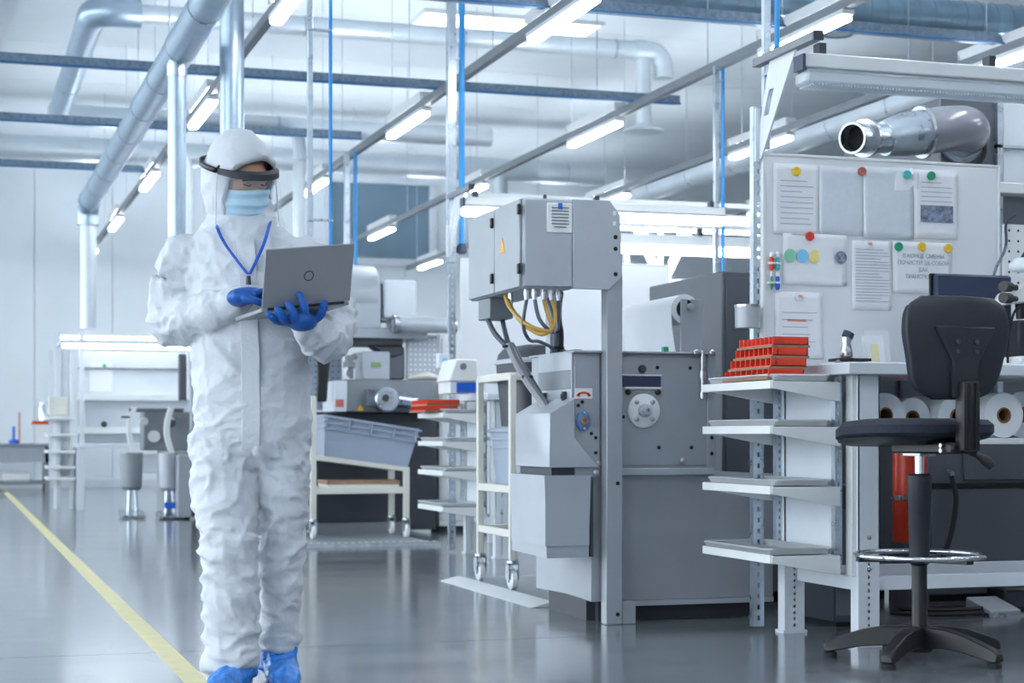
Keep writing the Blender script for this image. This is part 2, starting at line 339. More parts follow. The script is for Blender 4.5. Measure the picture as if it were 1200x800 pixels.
# ducts B, C, D: one system at higher level
t = thing('ventilation_duct', 'pale ventilation duct with elbow at the top left corner running to a round diffuser', 'duct', (1.2, 18, 4.5))
MB().cyl((1.2, 15.7, 4.5), (1.2, 20.6, 4.5), .118, n=20).build('pipe', 'duct', t)
MB().tube([(1.2, 15.9, 4.5), (1.22, 15.7, 4.5), (1.35, 15.6, 4.5), (1.6, 15.6, 4.5)], .13, 18).build('elbow', 'duct', t)
MB().cyl((1.55, 15.6, 4.5), (6.3, 15.6, 4.5), .088, n=20).build('pipe', 'ductw', t)
MB().tube([(6.25, 15.6, 4.5), (6.45, 15.6, 4.49), (6.54, 15.6, 4.4), (6.55, 15.6, 4.25)], .098, 18).build('elbow', 'ductw', t)
MB().cyl((6.35, 15.6, 3.8), (6.35, 15.6, 4.45), .072, n=18).build('drop_pipe', 'ductw', t)
MB().lathe([(.02, 0), (.19, .0), (.2, .02), (.075, .07), (.07, .1)], (6.35, 15.6, 3.72)).build('diffuser', 'ductw', t)
MB().tube([(1.2, 20.4, 4.5), (1.22, 20.65, 4.5), (1.4, 20.75, 4.5), (1.6, 20.75, 4.5)], .13, 18).build('elbow', 'ductw', t)
MB().cyl((1.55, 20.75, 4.5), (6.4, 20.75, 4.5), .12, n=20).build('pipe', 'ductw', t)
seams(t, (1.2, 15.7, 4.5), (1.2, 20.6, 4.5), .118, 1.6); seams(t, (1.55, 15.6, 4.5), (6.3, 15.6, 4.5), .088, 1.5)
t = thing('main_duct', 'big pale round duct running right across the far end of the hall', 'duct', (4, 25, 4.78))
MB().cyl((-3, 25, 4.78), (9.5, 25, 4.78), .17, n=20).build('pipe', 'ductw', t); seams(t, (-3, 25, 4.78), (9.5, 25, 4.78), .17, 1.7)
MB().cyl((7.85, 24.98, 3.7), (7.85, 24.98, 4.7), .12, n=18).build('drop_pipe', 'ductw', t)
t = thing('air_pipe', 'white bent pipe behind the head running level then turning down', 'pipe', (3.1, 16, 3.74))
MB().tube([(1.75, 16.3, 3.74), (2.4, 16.3, 3.74), (2.9, 16.3, 3.74), (3.08, 16.3, 3.7), (3.14, 16.3, 3.55), (3.14, 16.3, 3.2), (3.14, 16.3, 2.2)], .058, 14, 8).build('pipe', 'ductw', t)
for a, b, r in (((2.93, 16.3, 3.74), (2.96, 16.3, 3.74), .066), ((3.14, 16.3, 3.38), (3.14, 16.3, 3.41), .066), ((3.14, 16.3, 2.18), (3.14, 16.3, 2.24), .07)): MB().cyl(a, b, r).build('flange', 'galv', t)
MB().cyl((2.4, 16.3, 3.78), (2.4, 16.3, CZ), .006, n=6).build('hanger', 'galv', t)
t = thing('small_bent_pipe', 'thin pale bent pipe just left of the white hood', 'pipe', (1.95, 15.5, 2.0))
MB().tube([(1.82, 15.5, 3.3), (1.93, 15.5, 3.28), (1.99, 15.5, 3.2), (2.0, 15.5, 3.0), (2.0, 15.5, 2.0)], .04, 12, 8).build('pipe', 'ductw', t)
MB().cyl((2.0, 15.5, 2.0), (2.0, 15.5, 2.06), .052).build('flange', 'galv', t); MB().cyl((1.84, 15.5, 3.33), (1.84, 15.5, CZ), .006, n=6).build('hanger', 'galv', t)
t = thing('spiral_duct', 'large blue grey spiral wound duct across the top right', 'duct', (7, 12.9, 4.3))
MB().cyl((2.5, 12.9, 4.31), (13, 12.9, 4.31), .165, n=28).build('pipe', 'spiral', t)
m = MB()
for k in range(70):
    x = 2.55+k*.15; m.cyl((x, 12.9, 4.31), (x+.012, 12.9, 4.31), .17, n=24)
o = m.build('spiral_ribs', 'spiral', t); o['kind'] = 'stuff'
t = thing('ceiling_diffuser', 'round pale air diffuser under the spiral duct', 'diffuser', (6.84, 12.6, 4.05))
MB().lathe([(.02, 0), (.16, 0), (.17, .015), (.1, .05), (.09, .12)], (6.84, 12.65, 4.05)).build('disc', 'ductw', t)
MB().annulus((6.84, 12.65, 4.04), (6.84, 12.65, 4.05), .12, .1).build('ring', 'mgrey', t)
t = thing('side_duct', 'grey round duct running lengthwise beyond the whiteboard lamp', 'duct', (8.7, 15, 4.0))
MB().cyl((8.7, 12.5, 4.0), (8.7, 24, 4.0), .15, n=24).build('pipe', 'ductw', t); seams(t, (8.7, 12.5, 4.0), (8.7, 24, 4.0), .15, 1.2)
t = thing('ceiling_panel_light', 'broad bright light panel set in the ceiling top centre', 'lamp', (5.8, 17.3, CZ-.04))
MB().box(4.9, 6.9, 18.2, 18.75, CZ-.04, CZ-.005).build('diffuser', 'panel', t)
m = MB(); m.box(4.86, 6.94, 18.16, 18.2, CZ-.045, CZ); m.box(4.86, 6.94, 18.75, 18.79, CZ-.045, CZ); m.box(4.86, 4.9, 18.2, 18.75, CZ-.045, CZ); m.box(6.9, 6.94, 18.2, 18.75, CZ-.045, CZ); m.build('frame', 'white', t)
def air_drop(x, y, z0, z1, label, dx=.09, r=.012, zb=None):
    t = thing('air_drop', label, 'air line', (x, y, z0), group='compressed air drops')
    MB().box(x-r*1.4, x+r*1.4, y-r*1.4, y+r*1.4, z0, z1).build('pole', 'galv', t, bev=.003)
    MB().cyl((x+dx, y-.03, zb or z0), (x+dx, y-.03, z1), r, n=10).build('blue_hose', 'blueh', t)
    z = z0+.3
    while z < z1-.1: MB().box(x-.02, x+dx+.015, y-.04, y+.0, z, z+.011).build('clip', 'galv', t); z += 1.1
    MB().lathe([(r*.8, 0), (r*1.8, .01), (r*1.8, .05), (r*1.2, .07)], (x+dx, y-.03, (zb or z0)-.07), n=10).build('coupling', 'navy', t)
air_drop(1.99, 10.0, 1.75, CZ, 'pale pole with bright blue hose just right of the hood', .115, .011)
air_drop(3.60, 16.3, 1.9, RZ, 'shorter pole and blue hose behind the laptop, seen before the window', .075, .018)
air_drop(3.30, 11.62, 2.0, CZ, 'grey pole with blue hose feeding the second bench mast', .068, .021, 2.13)
air_drop(5.36, 11.76, 2.0, RZ+.02, 'pole and blue hose dropping from the third rail above the paper roll', .04, .013)
air_drop(3.235, 6.60, 2.0, CZ, 'white pole and blue hose ending above the whiteboard arm', .035, .011, 2.42)
# ------------------------------------------------------------------ workbenches with side shelves
def slotted(m, x0, x1, y0, y1, z0, z1, pitch=.05, slot=.022, sw=.012):
    # channel post with real slots cut through its front face (front = y0)
    t = .004; c = (x0+x1)/2
    m.box(x0, c-sw/2, y0, y0+t, z0, z1); m.box(c+sw/2, x1, y0, y0+t, z0, z1)
    m.box(x0, x0+t, y0+t, y1, z0, z1); m.box(x1-t, x1, y0+t, y1, z0, z1)
    z = z0
    while z < z1-.001:
        m.box(c-sw/2, c+sw/2, y0, y0+t, z, min(z+pitch-slot, z1)); z += pitch
def bench(ox, oy, sh, label, width=1.9, mast_top=2.17):
    R = lambda a: a+ox
    S = lambda a: a+oy
    t = thing('workbench', label, 'workbench', (3.35+ox, 6.2+oy, 0))
    MB().box(R(3.226), R(3.226+width), S(5.88), S(6.55), 1.042, 1.087).build('worktop', 'bluew', t, bev=.004)
    for (x0, y0, h) in ((3.305, 5.95, 1.04), (3.255, 6.47, 1.04), (3.226+width-.12, 5.95, 1.04), (3.226+width-.12, 6.47, 1.04)):
        m = MB(); slotted(m, R(x0), R(x0+.09), S(y0), S(y0+.06), .012, .324, .026, .011, .011); m.box(R(x0), R(x0+.09), S(y0), S(y0+.004), .324, h); m.box(R(x0), R(x0+.004), S(y0), S(y0+.06), .324, h); m.box(R(x0+.086), R(x0+.09), S(y0), S(y0+.06), .324, h); m.box(R(x0-.008), R(x0+.1), S(y0-.005), S(y0+.07), 0, .012)
        m.box(R(x0+.004), R(x0+.086), S(y0+.05), S(y0+.055), .012, h)
        l = m.build('leg', 'bluew', t)
        for z in (.78, .83, .42, .30):
            MB().lathe([(.009, 0), (.009, .004), (.005, .006)], (R(x0+.045), S(y0), z), (0, -1, 0), 10).build('bolt', 'steel', l)
    m = MB(); m.box(R(3.39), R(3.226+width-.12), S(5.965), S(6.0), .215, .27); m.box(R(3.31), R(3.35), S(6.01), S(6.47), .215, .27); m.box(R(3.34), R(3.226+width-.12), S(6.49), S(6.52), .215, .27)
    m.build('rail', 'bluew', t, bev=.003)
    MB().box(R(3.40), R(3.226+width-.12), S(6.0), S(6.48), .775, .8).build('undershelf', 'white', t, bev=.003)
    MB().box(R(3.262), R(3.27), S(6.02), S(6.55), .28, 1.04).build('side_panel', 'bluew', t)
    MB().box(R(3.288), R(3.312), S(5.97), S(6.02), .27, 1.042).build('end_plate', 'white', t, bev=.002)
    for y in (6.0, 6.5):
        m = MB(); slotted(m, R(3.232), R(3.262), S(y), S(y+.03), .3, 1.03, .03, .014, .006); m.build('shelf_upright', 'galv', t)
    for z in sh:
        s = MB(); s.box(R(2.962), R(3.25), S(6.0), S(6.6), z-.004, z); s.box(R(2.955), R(2.972), S(5.995), S(6.62), z-.028, z+.004)
        s = s.build('shelf', 'white', t, bev=.003)
        for y in (5.99, 6.54):
            MB().prism([(R(2.96), z), (R(3.25), z), (R(3.25), z-.075), (R(3.2), z-.07), (R(2.96), z-.026)], 'y', S(y), S(y+.012)).build('bracket', 'white', s, bev=.002)
    m = MB(); slotted(m, R(3.165), R(3.213), S(6.575), S(6.61), .02, mast_top, .045, .02, .012); m.build('mast', 'galv', t)
    return t
SH1 = (1.015, .843, .614, .352)
bench(0, 0, SH1, 'nearest pale workbench with slotted legs, shelf brackets and whiteboard behind the swivel chair')
SH2 = (.955, .768, .573, .338)
bench(.115, 5.03, SH2, 'second pale workbench standing behind the wheeled frame and grey machine', mast_top=2.35)
def tray_flat(ox, oy, z, label, big=0):
    t = thing('metal_tray', label, 'tray', (3.09+ox, 6.3+oy, z), group='flat steel trays on bench shelves')
    x0, x1, y0, y1 = 2.965-.02*big+ox, 3.226+ox, 6.01+oy, 6.6+oy; z0 = z+.004
    MB().box(x0+.012, x1-.012, y0+.012, y1-.012, z0, z0+.003).build('tray_base', 'trayst', t)
    m = MB(); h = z0+.02
    m.tube([(x0+.03, y0, h), (x1-.03, y0, h), (x1, y0+.03, h), (x1, y1-.03, h), (x1-.03, y1, h), (x0+.03, y1, h), (x0, y1-.03, h), (x0, y0+.03, h), (x0+.03, y0, h)], .006, 6, 0)
    n = 8; P = [(x0+.02, y0), (x1-.02, y0), (x1, y0+.02), (x1, y1-.02), (x1-.02, y1), (x0+.02, y1), (x0, y1-.02), (x0, y0+.02)]; Q = [(x0+.02, y0+.012), (x1-.02, y0+.012), (x1-.012, y0+.02), (x1-.012, y1-.02), (x1-.02, y1-.012), (x0+.02, y1-.012), (x0+.012, y1-.02), (x0+.012, y0+.02)]
    m.add([(x, y, h) for x, y in P]+[(x, y, z0) for x, y in Q], [(i, (i+1) % n, n+(i+1) % n, n+i) for i in range(n)])
    m.build('rim', 'trayst', t)
    return t
pos = ('top', 'second', 'third', 'lowest')
for k in range(4):
    tray_flat(0, 0, SH1[k], 'flat steel tray on the %s side shelf of the nearest bench' % pos[k], k == 3)
    tray_flat(.115, 5.03, SH2[k], 'flat steel tray on the %s side shelf of the second bench' % pos[k], k == 3)
# stacks of red sorting trays with card between
def red_tray(x0, x1, y0, y1, z, label, n=8, g='red sorting trays'):
    t = thing('sorting_tray', label, 'tray', ((x0+x1)/2, (y0+y1)/2, z), group=g)
    h = .032; m = MB(); m.box(x0, x1, y0, y1, z, z+.004); m.box(x0, x1, y0, y0+.004, z, z+h); m.box(x0, x1, y1-.004, y1, z, z+h); m.box(x1-.004, x1, y0, y1, z, z+h); m.box(x0+.02, x0+.024, y0, y1, z, z+h-.01)
    m.build('shell', 'red', t)
    for k in range(1, n):
        y = y0+(y1-y0)*k/n; MB().box(x0, x1-.004, y-.0025, y+.0025, z+.004, z+h).build('divider', 'red', t)
    MB().box(x0-.008, x1+.003, y0-.006, y1+.008, z-.009, z).build('card_sheet', 'card', t)
zr = 1.015+.008+.009
for k, (lab, ddx) in enumerate((('bottom', -.02), ('second lowest', -.005), ('second highest', .008), ('topmost', .015))):
    red_tray(2.985+ddx, 3.135+ddx, 6.03+.01*k, 6.42-.02*k, zr+k*.0415, 'orange red sorting tray, %s of the stack on the nearest bench shelf' % lab)
for k, lab in enumerate(('bottom', 'top')):
    red_tray(2.98+.01*k, 3.2+.01*k, 11.1, 11.5, .955+.008+.009+k*.0415, 'orange red sorting tray, %s of the pair on the second bench shelf' % lab, 6)
# whiteboards
def whiteboard(x0, x1, y, z0, z1, label):
    t = thing('whiteboard', label, 'whiteboard', ((x0+x1)/2, y, z0))
    MB().box(x0, x1, y, y+.018, z0, z1).build('board', 'board', t, bev=.002)
    m = MB(); f = .012
    m.box(x0-f, x1+f, y-.004, y+.022, z1, z1+f); m.box(x0-f, x1+f, y-.004, y+.022, z0-.003, z0); m.box(x0-f, x0, y-.004, y+.022, z0, z1); m.box(x1, x1+f, y-.004, y+.022, z0, z1); m.build('frame', 'white', t, bev=.002)
whiteboard(3.207, 4.313, 6.552, 1.09, 1.965, 'whiteboard covered with papers and round magnets above the nearest bench')
whiteboard(3.37, 4.9, 11.58, 1.09, 2.02, 'plain bright whiteboard above the second bench behind the control cabinet')
# papers and magnets on the near board
YB = 6.5515
PAP = [(3.242, 3.454, 1.642, 1.936, 'paper', 'printed sheet at the top left of the board under a yellow magnet'),
       (3.454, 3.662, 1.646, 1.936, 'sleeve', 'wrinkled clear sleeve at the top of the board, left of two'),
       (3.662, 3.898, 1.639, 1.942, 'sleeve', 'glossy clear sleeve with diagonal fold at the top middle of the board'),
       (3.902, 4.114, 1.647, 1.939, 'paper', 'sheet with a grey photo at the top right of the board'),
       (3.808, 3.923, 1.841, 1.936, 'paper', 'small note under the teal magnet'),
       (3.285, 3.582, 1.434, 1.648, 'paper', 'open leaflet with three coloured circles under the red magnet'),
       (3.606, 3.792, 1.338, 1.629, 'paper', 'lined text sheet in the middle of the board'),
       (3.8, 4.085, 1.413, 1.631, 'paper', 'landscape notice sheet with Cyrillic heading under three magnets'),
       (3.25, 3.47, 1.129, 1.405, 'paper', 'sheet with a red line at the lower left of the board')]
def lines(t, x0, x1, z0, z1, n, inset=.03, m='ink'):
    mb = MB()
    for k in range(n):
        z = z1-(z1-z0)*(k+.7)/n; e = random.uniform(0, .3)*(x1-x0)*(random.random() < .4)
        mb.box(x0+inset, x1-inset-e, YB-.0042, YB-.0038, z-.0012, z+.0012)
    mb.build('printed_lines', m, t)
sheets = []
for i, (x0, x1, z0, z1, mt, lab) in enumerate(PAP):
    t = thing('paper_sheet', lab, 'paper', ((x0+x1)/2, YB, z0), group='papers on the whiteboard'); sheets.append(t)
    m = MB(); N = 10
    vs = []; ph = random.random()*6
    for k in range(N+1):
        for q in range(N+1):
            u = k/N; v_ = q/N
            b = .0035*math.sin(u*4+ph)*math.sin(v_*3+ph)+(.006*max(0, (u-.7))*(1-v_) if i % 2 else .004*max(0, v_-.75))
            if i == 5: b += .012*math.exp(-((u-.66)/.1)**2)
            vs.append((x0+(x1-x0)*u, YB-.003-abs(b)*.8, z0+(z1-z0)*v_))
    m.add(vs, [(k*(N+1)+q, (k+1)*(N+1)+q, (k+1)*(N+1)+q+1, k*(N+1)+q+1) for k in range(N) for q in range(N)])
    o = m.build('sheet', mt, t, fix=False)
    md = o.modifiers.new('thickness', 'SOLIDIFY'); md.thickness = .0006
YB -= .004
lines(sheets[0], 3.242, 3.454, 1.68, 1.88, 9); lines(sheets[3], 3.902, 4.114, 1.80, 1.90, 5)
lines(sheets[6], 3.606, 3.792, 1.37, 1.6, 18, .015); lines(sheets[8], 3.25, 3.47, 1.16, 1.34, 6)
MB().box(3.305, 3.39, YB-.0042, YB-.0036, 1.282, 1.291).build('red_line', 'ink2', sheets[8])
MB().box(3.931, 4.089, YB-.0042, YB-.0036, 1.717, 1.789).build('photo', 'photo', sheets[3])
for x, c in ((3.316, 'mint'), (3.375, 'sky'), (3.430, 'lemon')): MB().lathe([(.028, 0), (.028, .0008)], (x, YB-.004, 1.554), (0, -1, 0), 28).build('coloured_circle', c, sheets[5])
MB().lathe([(.027, 0), (.027, .0008)], (3.55, YB-.0085, 1.553), (0, -1, 0), 28).build('dark_round_print', 'photo', sheets[5])
def lettering(txt, size, x, y, z, mt, parent, align='CENTER', sp=1.25):
    c = bpy.data.curves.new('lettering', 'FONT'); c.body = txt; c.size = size; c.align_x = align; c.space_line = sp; c.extrude = .0003
    o = bpy.data.objects.new('lettering', c); COL.objects.link(o); o.location = (x, y, z); o.rotation_euler = (PI/2, 0, 0)
    bpy.context.view_layer.update()
    me = bpy.data.meshes.new_from_object(o.evaluated_get(bpy.context.evaluated_depsgraph_get())); me.transform(o.matrix_world)
    r = parent
    me.transform(ROOT[r.name].inverted()); me.materials.clear(); me.materials.append(M[mt])
    bpy.data.objects.remove(o); n = bpy.data.objects.new('lettering', me); COL.objects.link(n); n.parent = parent
    return n
lettering('В КОНЦЕ СМЕНЫ\nПОЧИСТИ ЗА СОБОЙ\nВАК\nТРАНСПОРТЁР', .0235, 3.944, YB-.005, 1.564, 'ink', sheets[7])
for (x, z, c, lab) in ((3.344, 1.904, 'yellow', 'yellow round magnet at the top left of the board'), (3.65, 1.918, 'brick', 'faded red round magnet between the clear sleeves'), (3.865, 1.914, 'teal', 'teal round magnet on the small note'), (3.981, 1.915, 'green', 'green round magnet at the top right of the board'),
                       (3.407, 1.637, 'redmag', 'bright red round magnet above the leaflet circles'), (3.824, 1.608, 'green', 'green round magnet on the Cyrillic notice'), (3.935, 1.612, 'yellow', 'yellow round magnet in the middle of the Cyrillic notice'), (4.064, 1.609, 'yellow', 'yellow round magnet at the right end of the Cyrillic notice')):
    tag(MB().lathe([(.019, 0), (.0195, .004), (.018, .009), (.012, .0095), (.011, .008), (.004, .0075)], (x, YB-.003, z), (0, -1, 0), 20).build('magnet', c), lab, 'magnet', 'round magnets on the whiteboard')
for (x, z, lab) in ((3.682, 1.611, 'small pale magnet on the lined text sheet'), (3.356, 1.384, 'small pale magnet on the sheet with a red line')):
    t = thing('clip_magnet', lab, 'magnet', (x, YB, z), group='pale magnets'); MB().lathe([(.018, 0), (.018, .006), (.014, .008)], (x, YB-.003, z), (0, -1, 0), 20).build('disc', 'white', t); MB().box(x-.006, x+.012, YB-.0125, YB-.0115, z-.002, z+.008).build('red_print', 'ink2', t)
for (x, z, c, lab, r) in ((3.229, 1.52, 'redmag', 'red marker pen clipped at the left edge of the board', .009), (3.257, 1.52, 'teal', 'teal marker pen clipped at the left edge of the board', .009), (3.229, 1.44, 'green', 'thin green marker in the lower row at the board edge', .005), (3.257, 1.44, 'blue', 'blue marker in the lower row at the board edge', .009)):
    t = thing('marker_pen', lab, 'marker', (x, 6.54, z-.03), group='markers on the board edge')
    MB().lathe([(r*.6, 0), (r, .008), (r, .05), (r*.7, .056)], (x, 6.538, z-.03), n=12).build('barrel', c, t); MB().lathe([(r*.95, 0), (r*.95, .014), (r*.4, .02)], (x, 6.538, z+.026), n=12).build('cap', 'white', t)
    MB().box(x-.012, x+.012, 6.528, 6.552, z-.004, z+.004).build('clip', 'white', t)
# bench lamp on cantilever arm
def bench_lamp(ox, oy, oz, L, label, glow=False):
    t = thing('bench_lamp', label, 'lamp', (3.19+ox, 6.5+oy, 2.1+oz))
    X = 3.19+ox
    O = [(6.57, 1.95), (6.47, 2.335), (6.2, 2.335), (6.6, 1.93)]; O = [(6.612, 1.95), (6.47, 2.335), (6.24, 2.335), (6.55, 1.95)]
    I = [(6.525, 2.12), (6.475, 2.22), (6.43, 2.22), (6.48, 2.12)]; m = MB(); vs = []
    for xx in (X-.004, X+.004): vs += [(xx, y+oy, z+oz) for y, z in O]+[(xx, y+oy, z+oz) for y, z in I]
    f = []
    for i in range(4):
        j = (i+1) % 4; f += [(i, j, 4+j, 4+i), (8+j, 8+i, 12+i, 12+j), (i, 8+i, 8+j, j), (4+j, 12+j, 12+i, 4+i)]
    m.add(vs, f); m.box(X-.022, X+.0, 6.56+oy, 6.61+oy, 1.94+oz, 2.16+oz); m.build('arm_plate', 'bluew', t)
    MB().box(X-.02, X+.02, 6.06+oy, 6.6+oy, 2.335+oz, 2.37+oz).build('arm_bar', 'mgrey', t, bev=.002)
    MB().box(X-.021, X+.021, 6.052+oy, 6.062+oy, 2.334+oz, 2.371+oz).build('end_cap', 'char', t)
    x0 = 3.143+ox; x1 = x0+L
    MB().box(x0+.006, x1, 6.09+oy, 6.16+oy, 2.235+oz, 2.292+oz).build('housing', 'white', t, bev=.006)
    MB().box(x0+.012, x1, 6.085+oy, 6.165+oy, 2.226+oz, 2.235+oz).build('groove', 'mgrey', t)
    MB().box(x0+.006, x1, 6.07+oy, 6.18+oy, 2.17+oz, 2.226+oz).build('diffuser', 'blamp' if glow else 'clearp', t, bev=.012)
    if not glow: MB().box(x0+.02, x1, 6.085+oy, 6.165+oy, 2.182+oz, 2.215+oz).build('reflector', 'white', t)
    MB().box(x0-.004, x0+.008, 6.085+oy, 6.165+oy, 2.225+oz, 2.285+oz).build('socket', 'navy', t)
    for xx in (x0+.09, x0+L*.5, x1-.1): MB().box(xx-.015, xx+.015, 6.1+oy, 6.15+oy, 2.292+oz, 2.335+oz).build('hanger', 'char', t)
    m = MB(); xx = x0+.03
    if not glow:
        while xx < x1: m.box(xx, xx+.006, 6.072+oy, 6.178+oy, 2.164+oz, 2.171+oz); xx += .014
        o = m.build('ribs', 'clearp', t); o['kind'] = 'stuff'
bench_lamp(0, 0, 0, 1.7, 'long white unlit bench lamp on a cantilever arm above the whiteboard')
bench_lamp(.1, 5.03, .1, 1.9, 'bench lamp with bent bracket above the second bench, partly behind the control cabinet', True)
# rolls on the under shelf
def roll_thing(x, y, z, r, L, rc, label, name='film_roll', mt='roll'):
    t = thing(name, label, 'roll', (x, y+L/2, z-r), group='film rolls under the bench')
    MB().annulus((x, y, z), (x, y+L, z), r, rc, 32).build('wound_film', mt, t)
    MB().annulus((x, y-.004, z), (x, y+L+.004, z), rc, rc-.006, 24).build('core', 'core', t)
roll_thing(3.49, 6.07, .8+.088, .088, .3, .032, 'white film roll beside the bench leg, leftmost under the worktop')
roll_thing(3.665, 6.16, .8+.08, .08, .3, .03, 'white film roll partly hidden by the chair seat')
roll_thing(3.83, 6.1, .8+.086, .086, .3, .032, 'white film roll behind the chair back support')
roll_thing(4.005, 6.04, .8+.09, .09, .3, .032, 'white film roll with clear brown core right of the chair back')
roll_thing(4.20, 6.2, .8+.095, .095, .3, .032, 'white film roll at the right frame edge behind the others')
# things on the bench
t = thing('monitor', 'dark blue back of a small monitor standing behind the chair backrest', 'monitor', (3.95, 6.2, 1.087))
MB().box(3.80, 4.15, 6.2, 6.235, 1.24, 1.462).build('screen_back', 'navy', t, bev=.006); MB().box(3.79, 4.16, 6.235, 6.248, 1.23, 1.468).build('bezel', 'black', t, bev=.003)
MB().box(3.94, 4.0, 6.215, 6.24, 1.1, 1.3).build('neck', 'black', t); MB().box(3.87, 4.07, 6.14, 6.32, 1.087, 1.1).build('foot', 'black', t, bev=.004)
tag(MB().tube([(4.10, 6.26, 1.4), (4.2, 6.4, 1.5), (4.32, 6.5, 1.62), (4.335, 6.52, 1.72), (4.38, 6.52, 1.76)], .006, 8).build('cable', 'navy'), 'dark cable climbing from the monitor past the board edge', 'cable')
t = thing('pegboard', 'white perforated panel at the right end of the whiteboard', 'panel', (4.7, 6.53, 1.2))
MB().box(4.335, 5.1, 6.535, 6.55, 1.2, 1.722).build('panel', 'white', t)
m = MB()
for a in range(16):
    for b in range(11): m.lathe([(.0055, 0), (.0055, .001)], (4.36+a*.045, 6.535, 1.245+b*.045), (0, -1, 0), 8)
o = m.build('holes', 'hole', t); o['kind'] = 'stuff'
t = thing('microscope', 'white microscope with black eyepieces and knobs at the right frame edge', 'microscope', (4.2, 6.1, 1.087))
MB().box(4.04, 4.36, 5.98, 6.22, 1.087, 1.125).build('base', 'white', t, bev=.01); MB().box(4.06, 4.2, 6.02, 6.16, 1.125, 1.27).build('stage', 'black2', t, bev=.008)
MB().box(4.25, 4.33, 6.05, 6.15, 1.12, 1.46).build('column', 'white', t, bev=.015)
m = MB(); m.lathe([(.05, 0), (.062, .01), (.062, .03), (.045, .05), (.03, .055)], (4.13, 6.08, 1.47)); m.prism([(4.0, 1.33), (4.3, 1.36), (4.3, 1.42), (4.16, 1.43), (4.03, 1.38)], 'y', 6.03, 6.13); m.build('head', 'white', t, bev=.006)
for a in ((4.02, 6.02, 1.40), (4.02, 6.02, 1.355)):
    m = MB(); m.cyl(a, (a[0]-.045, a[1]-.02, a[2]), .02, .022, 14); m.cyl((a[0]+.04, a[1]+.018, a[2]), a, .012); m.build('knob', 'black', t)
MB().cyl((4.13, 6.08, 1.52), (4.15, 6.06, 1.57), .02, .017).build('eyepiece', 'black', t)
MB().cyl((4.12, 6.09, 1.36), (4.12, 6.09, 1.28), .028, .02).build('objective', 'black', t)
m = MB(); m.tube([(4.03, 6.05, 1.1), (4.02, 6.03, 1.2), (4.04, 6.02, 1.3), (4.1, 6.03, 1.34)], .005, 6); m.build('wire', 'hole', t)
t = thing('clear_bottle', 'small waisted clear bottle with dark ring standing on the bench', 'bottle', (3.39, 6.2, 1.087))
MB().box(3.335, 3.475, 6.15, 6.25, 1.103, 1.115).build('stand', 'black', t, bev=.002); MB().box(3.39, 3.42, 6.18, 6.22, 1.087, 1.103).build('stand_foot', 'white', t)
MB().lathe([(.022, 0), (.026, .01), (.024, .03), (.017, .055), (.02, .075), (.019, .085)], (3.39, 6.2, 1.115)).build('body', 'steel', t); MB().annulus((3.392, 6.2, 1.198), (3.402, 6.2, 1.218), .023, .016, 16).build('ring', 'navy', t)
t = thing('card_holder', 'clear stand holding white cards with a yellow strip', 'card holder', (3.57, 6.3, 1.087))
for k in range(3): MB().obox((3.53+.006*k, 6.28+k*.02, 1.09), (.085, 0, 0), (0, .003, 0), (0, .03, .125)).build('card', 'paper', t)
MB().obox((3.555, 6.276, 1.09), (.032, 0, 0), (0, .002, 0), (0, .022, .09)).build('yellow_strip', 'lemon', t); MB().obox((3.52, 6.265, 1.087), (.11, 0, 0), (0, .003, 0), (0, .03, .15)).build('front', 'visor', t)
for k in range(3): tag(MB().lathe([(.003, 0), (.009, .002), (.008, .01), (.003, .012)], (3.245+.03*k, 6.0+.06*k, 1.087), n=10).build('screw_cap', 'mgrey'), 'tiny dark cap on the bench corner beside the red trays, %s' % ('nearest', 'middle', 'farthest')[k], 'cap', 'tiny caps on the bench corner')
t = thing('mesh_cup', 'small grey mesh basket clipped to the left of the board mast', 'basket', (3.11, 6.52, 1.25))
MB().annulus((3.115, 6.53, 1.255), (3.115, 6.53, 1.335), .05, .047, 24).build('mesh_wall', 'lgrey', t); MB().cyl((3.115, 6.53, 1.25), (3.115, 6.53, 1.256), .05).build('bottom', 'lgrey', t); MB().annulus((3.115, 6.53, 1.335), (3.115, 6.53, 1.345), .053, .046, 24).build('rim', 'steel', t)
MB().box(3.15, 3.17, 6.56, 6.58, 1.27, 1.33).build('clip', 'steel', t)
# behind and below the near bench
t = thing('machine_cabinet', 'dark grey low machine cabinet under the bench behind the swivel chair', 'cabinet', (5.0, 7.4, 0))
MB().box(4.36, 6.0, 7.2, 7.66, .06, .95).build('body', 'dgrey', t, bev=.008); MB().box(4.55, 5.9, 7.19, 7.2, .6, .93).build('upper_door', 'dgrey', t, bev=.003); MB().box(4.38, 5.9, 7.19, 7.2, .1, .56).build('lower_door', 'dgrey', t, bev=.003)
MB().box(4.36, 6.0, 7.185, 7.2, .565, .585).build('seam_strip', 'hole', t); MB().box(4.4, 5.9, 7.25, 7.62, 0, .06).build('plinth', 'hole', t)
m = MB(); m.cyl((4.46, 7.19, .64), (4.46, 7.15, .63), .014); m.build('socket', 'steel', t); MB().tube([(4.46, 7.15, .62), (4.47, 7.13, .5), (4.42, 7.12, .3), (4.3, 7.1, .12), (4.2, 7.1, .03)], .012, 8).build('cable', 'rubber', t)
t = thing('red_canister', 'tall orange red steel cylinder under the bench behind the chair stem', 'cylinder', (4.15, 7.0, 0))
MB().lathe([(.07, .02), (.078, .05), (.078, .78), (.06, .86), (.03, .9), (.03, .93)], (4.15, 7.0, .0), n=28).build('tank', 'redm', t); MB().lathe([(.085, 0), (.085, .32), (.08, .33)], (4.15, 7.0, 0), n=28).build('sleeve', 'char', t); MB().annulus((4.15, 7.0, .52), (4.15, 7.0, .54), .083, .077, 28).build('strap', 'steel', t)
t = thing('computer_case', 'dark computer case standing on the floor beside the bench leg', 'computer', (3.75, 6.75, 0))
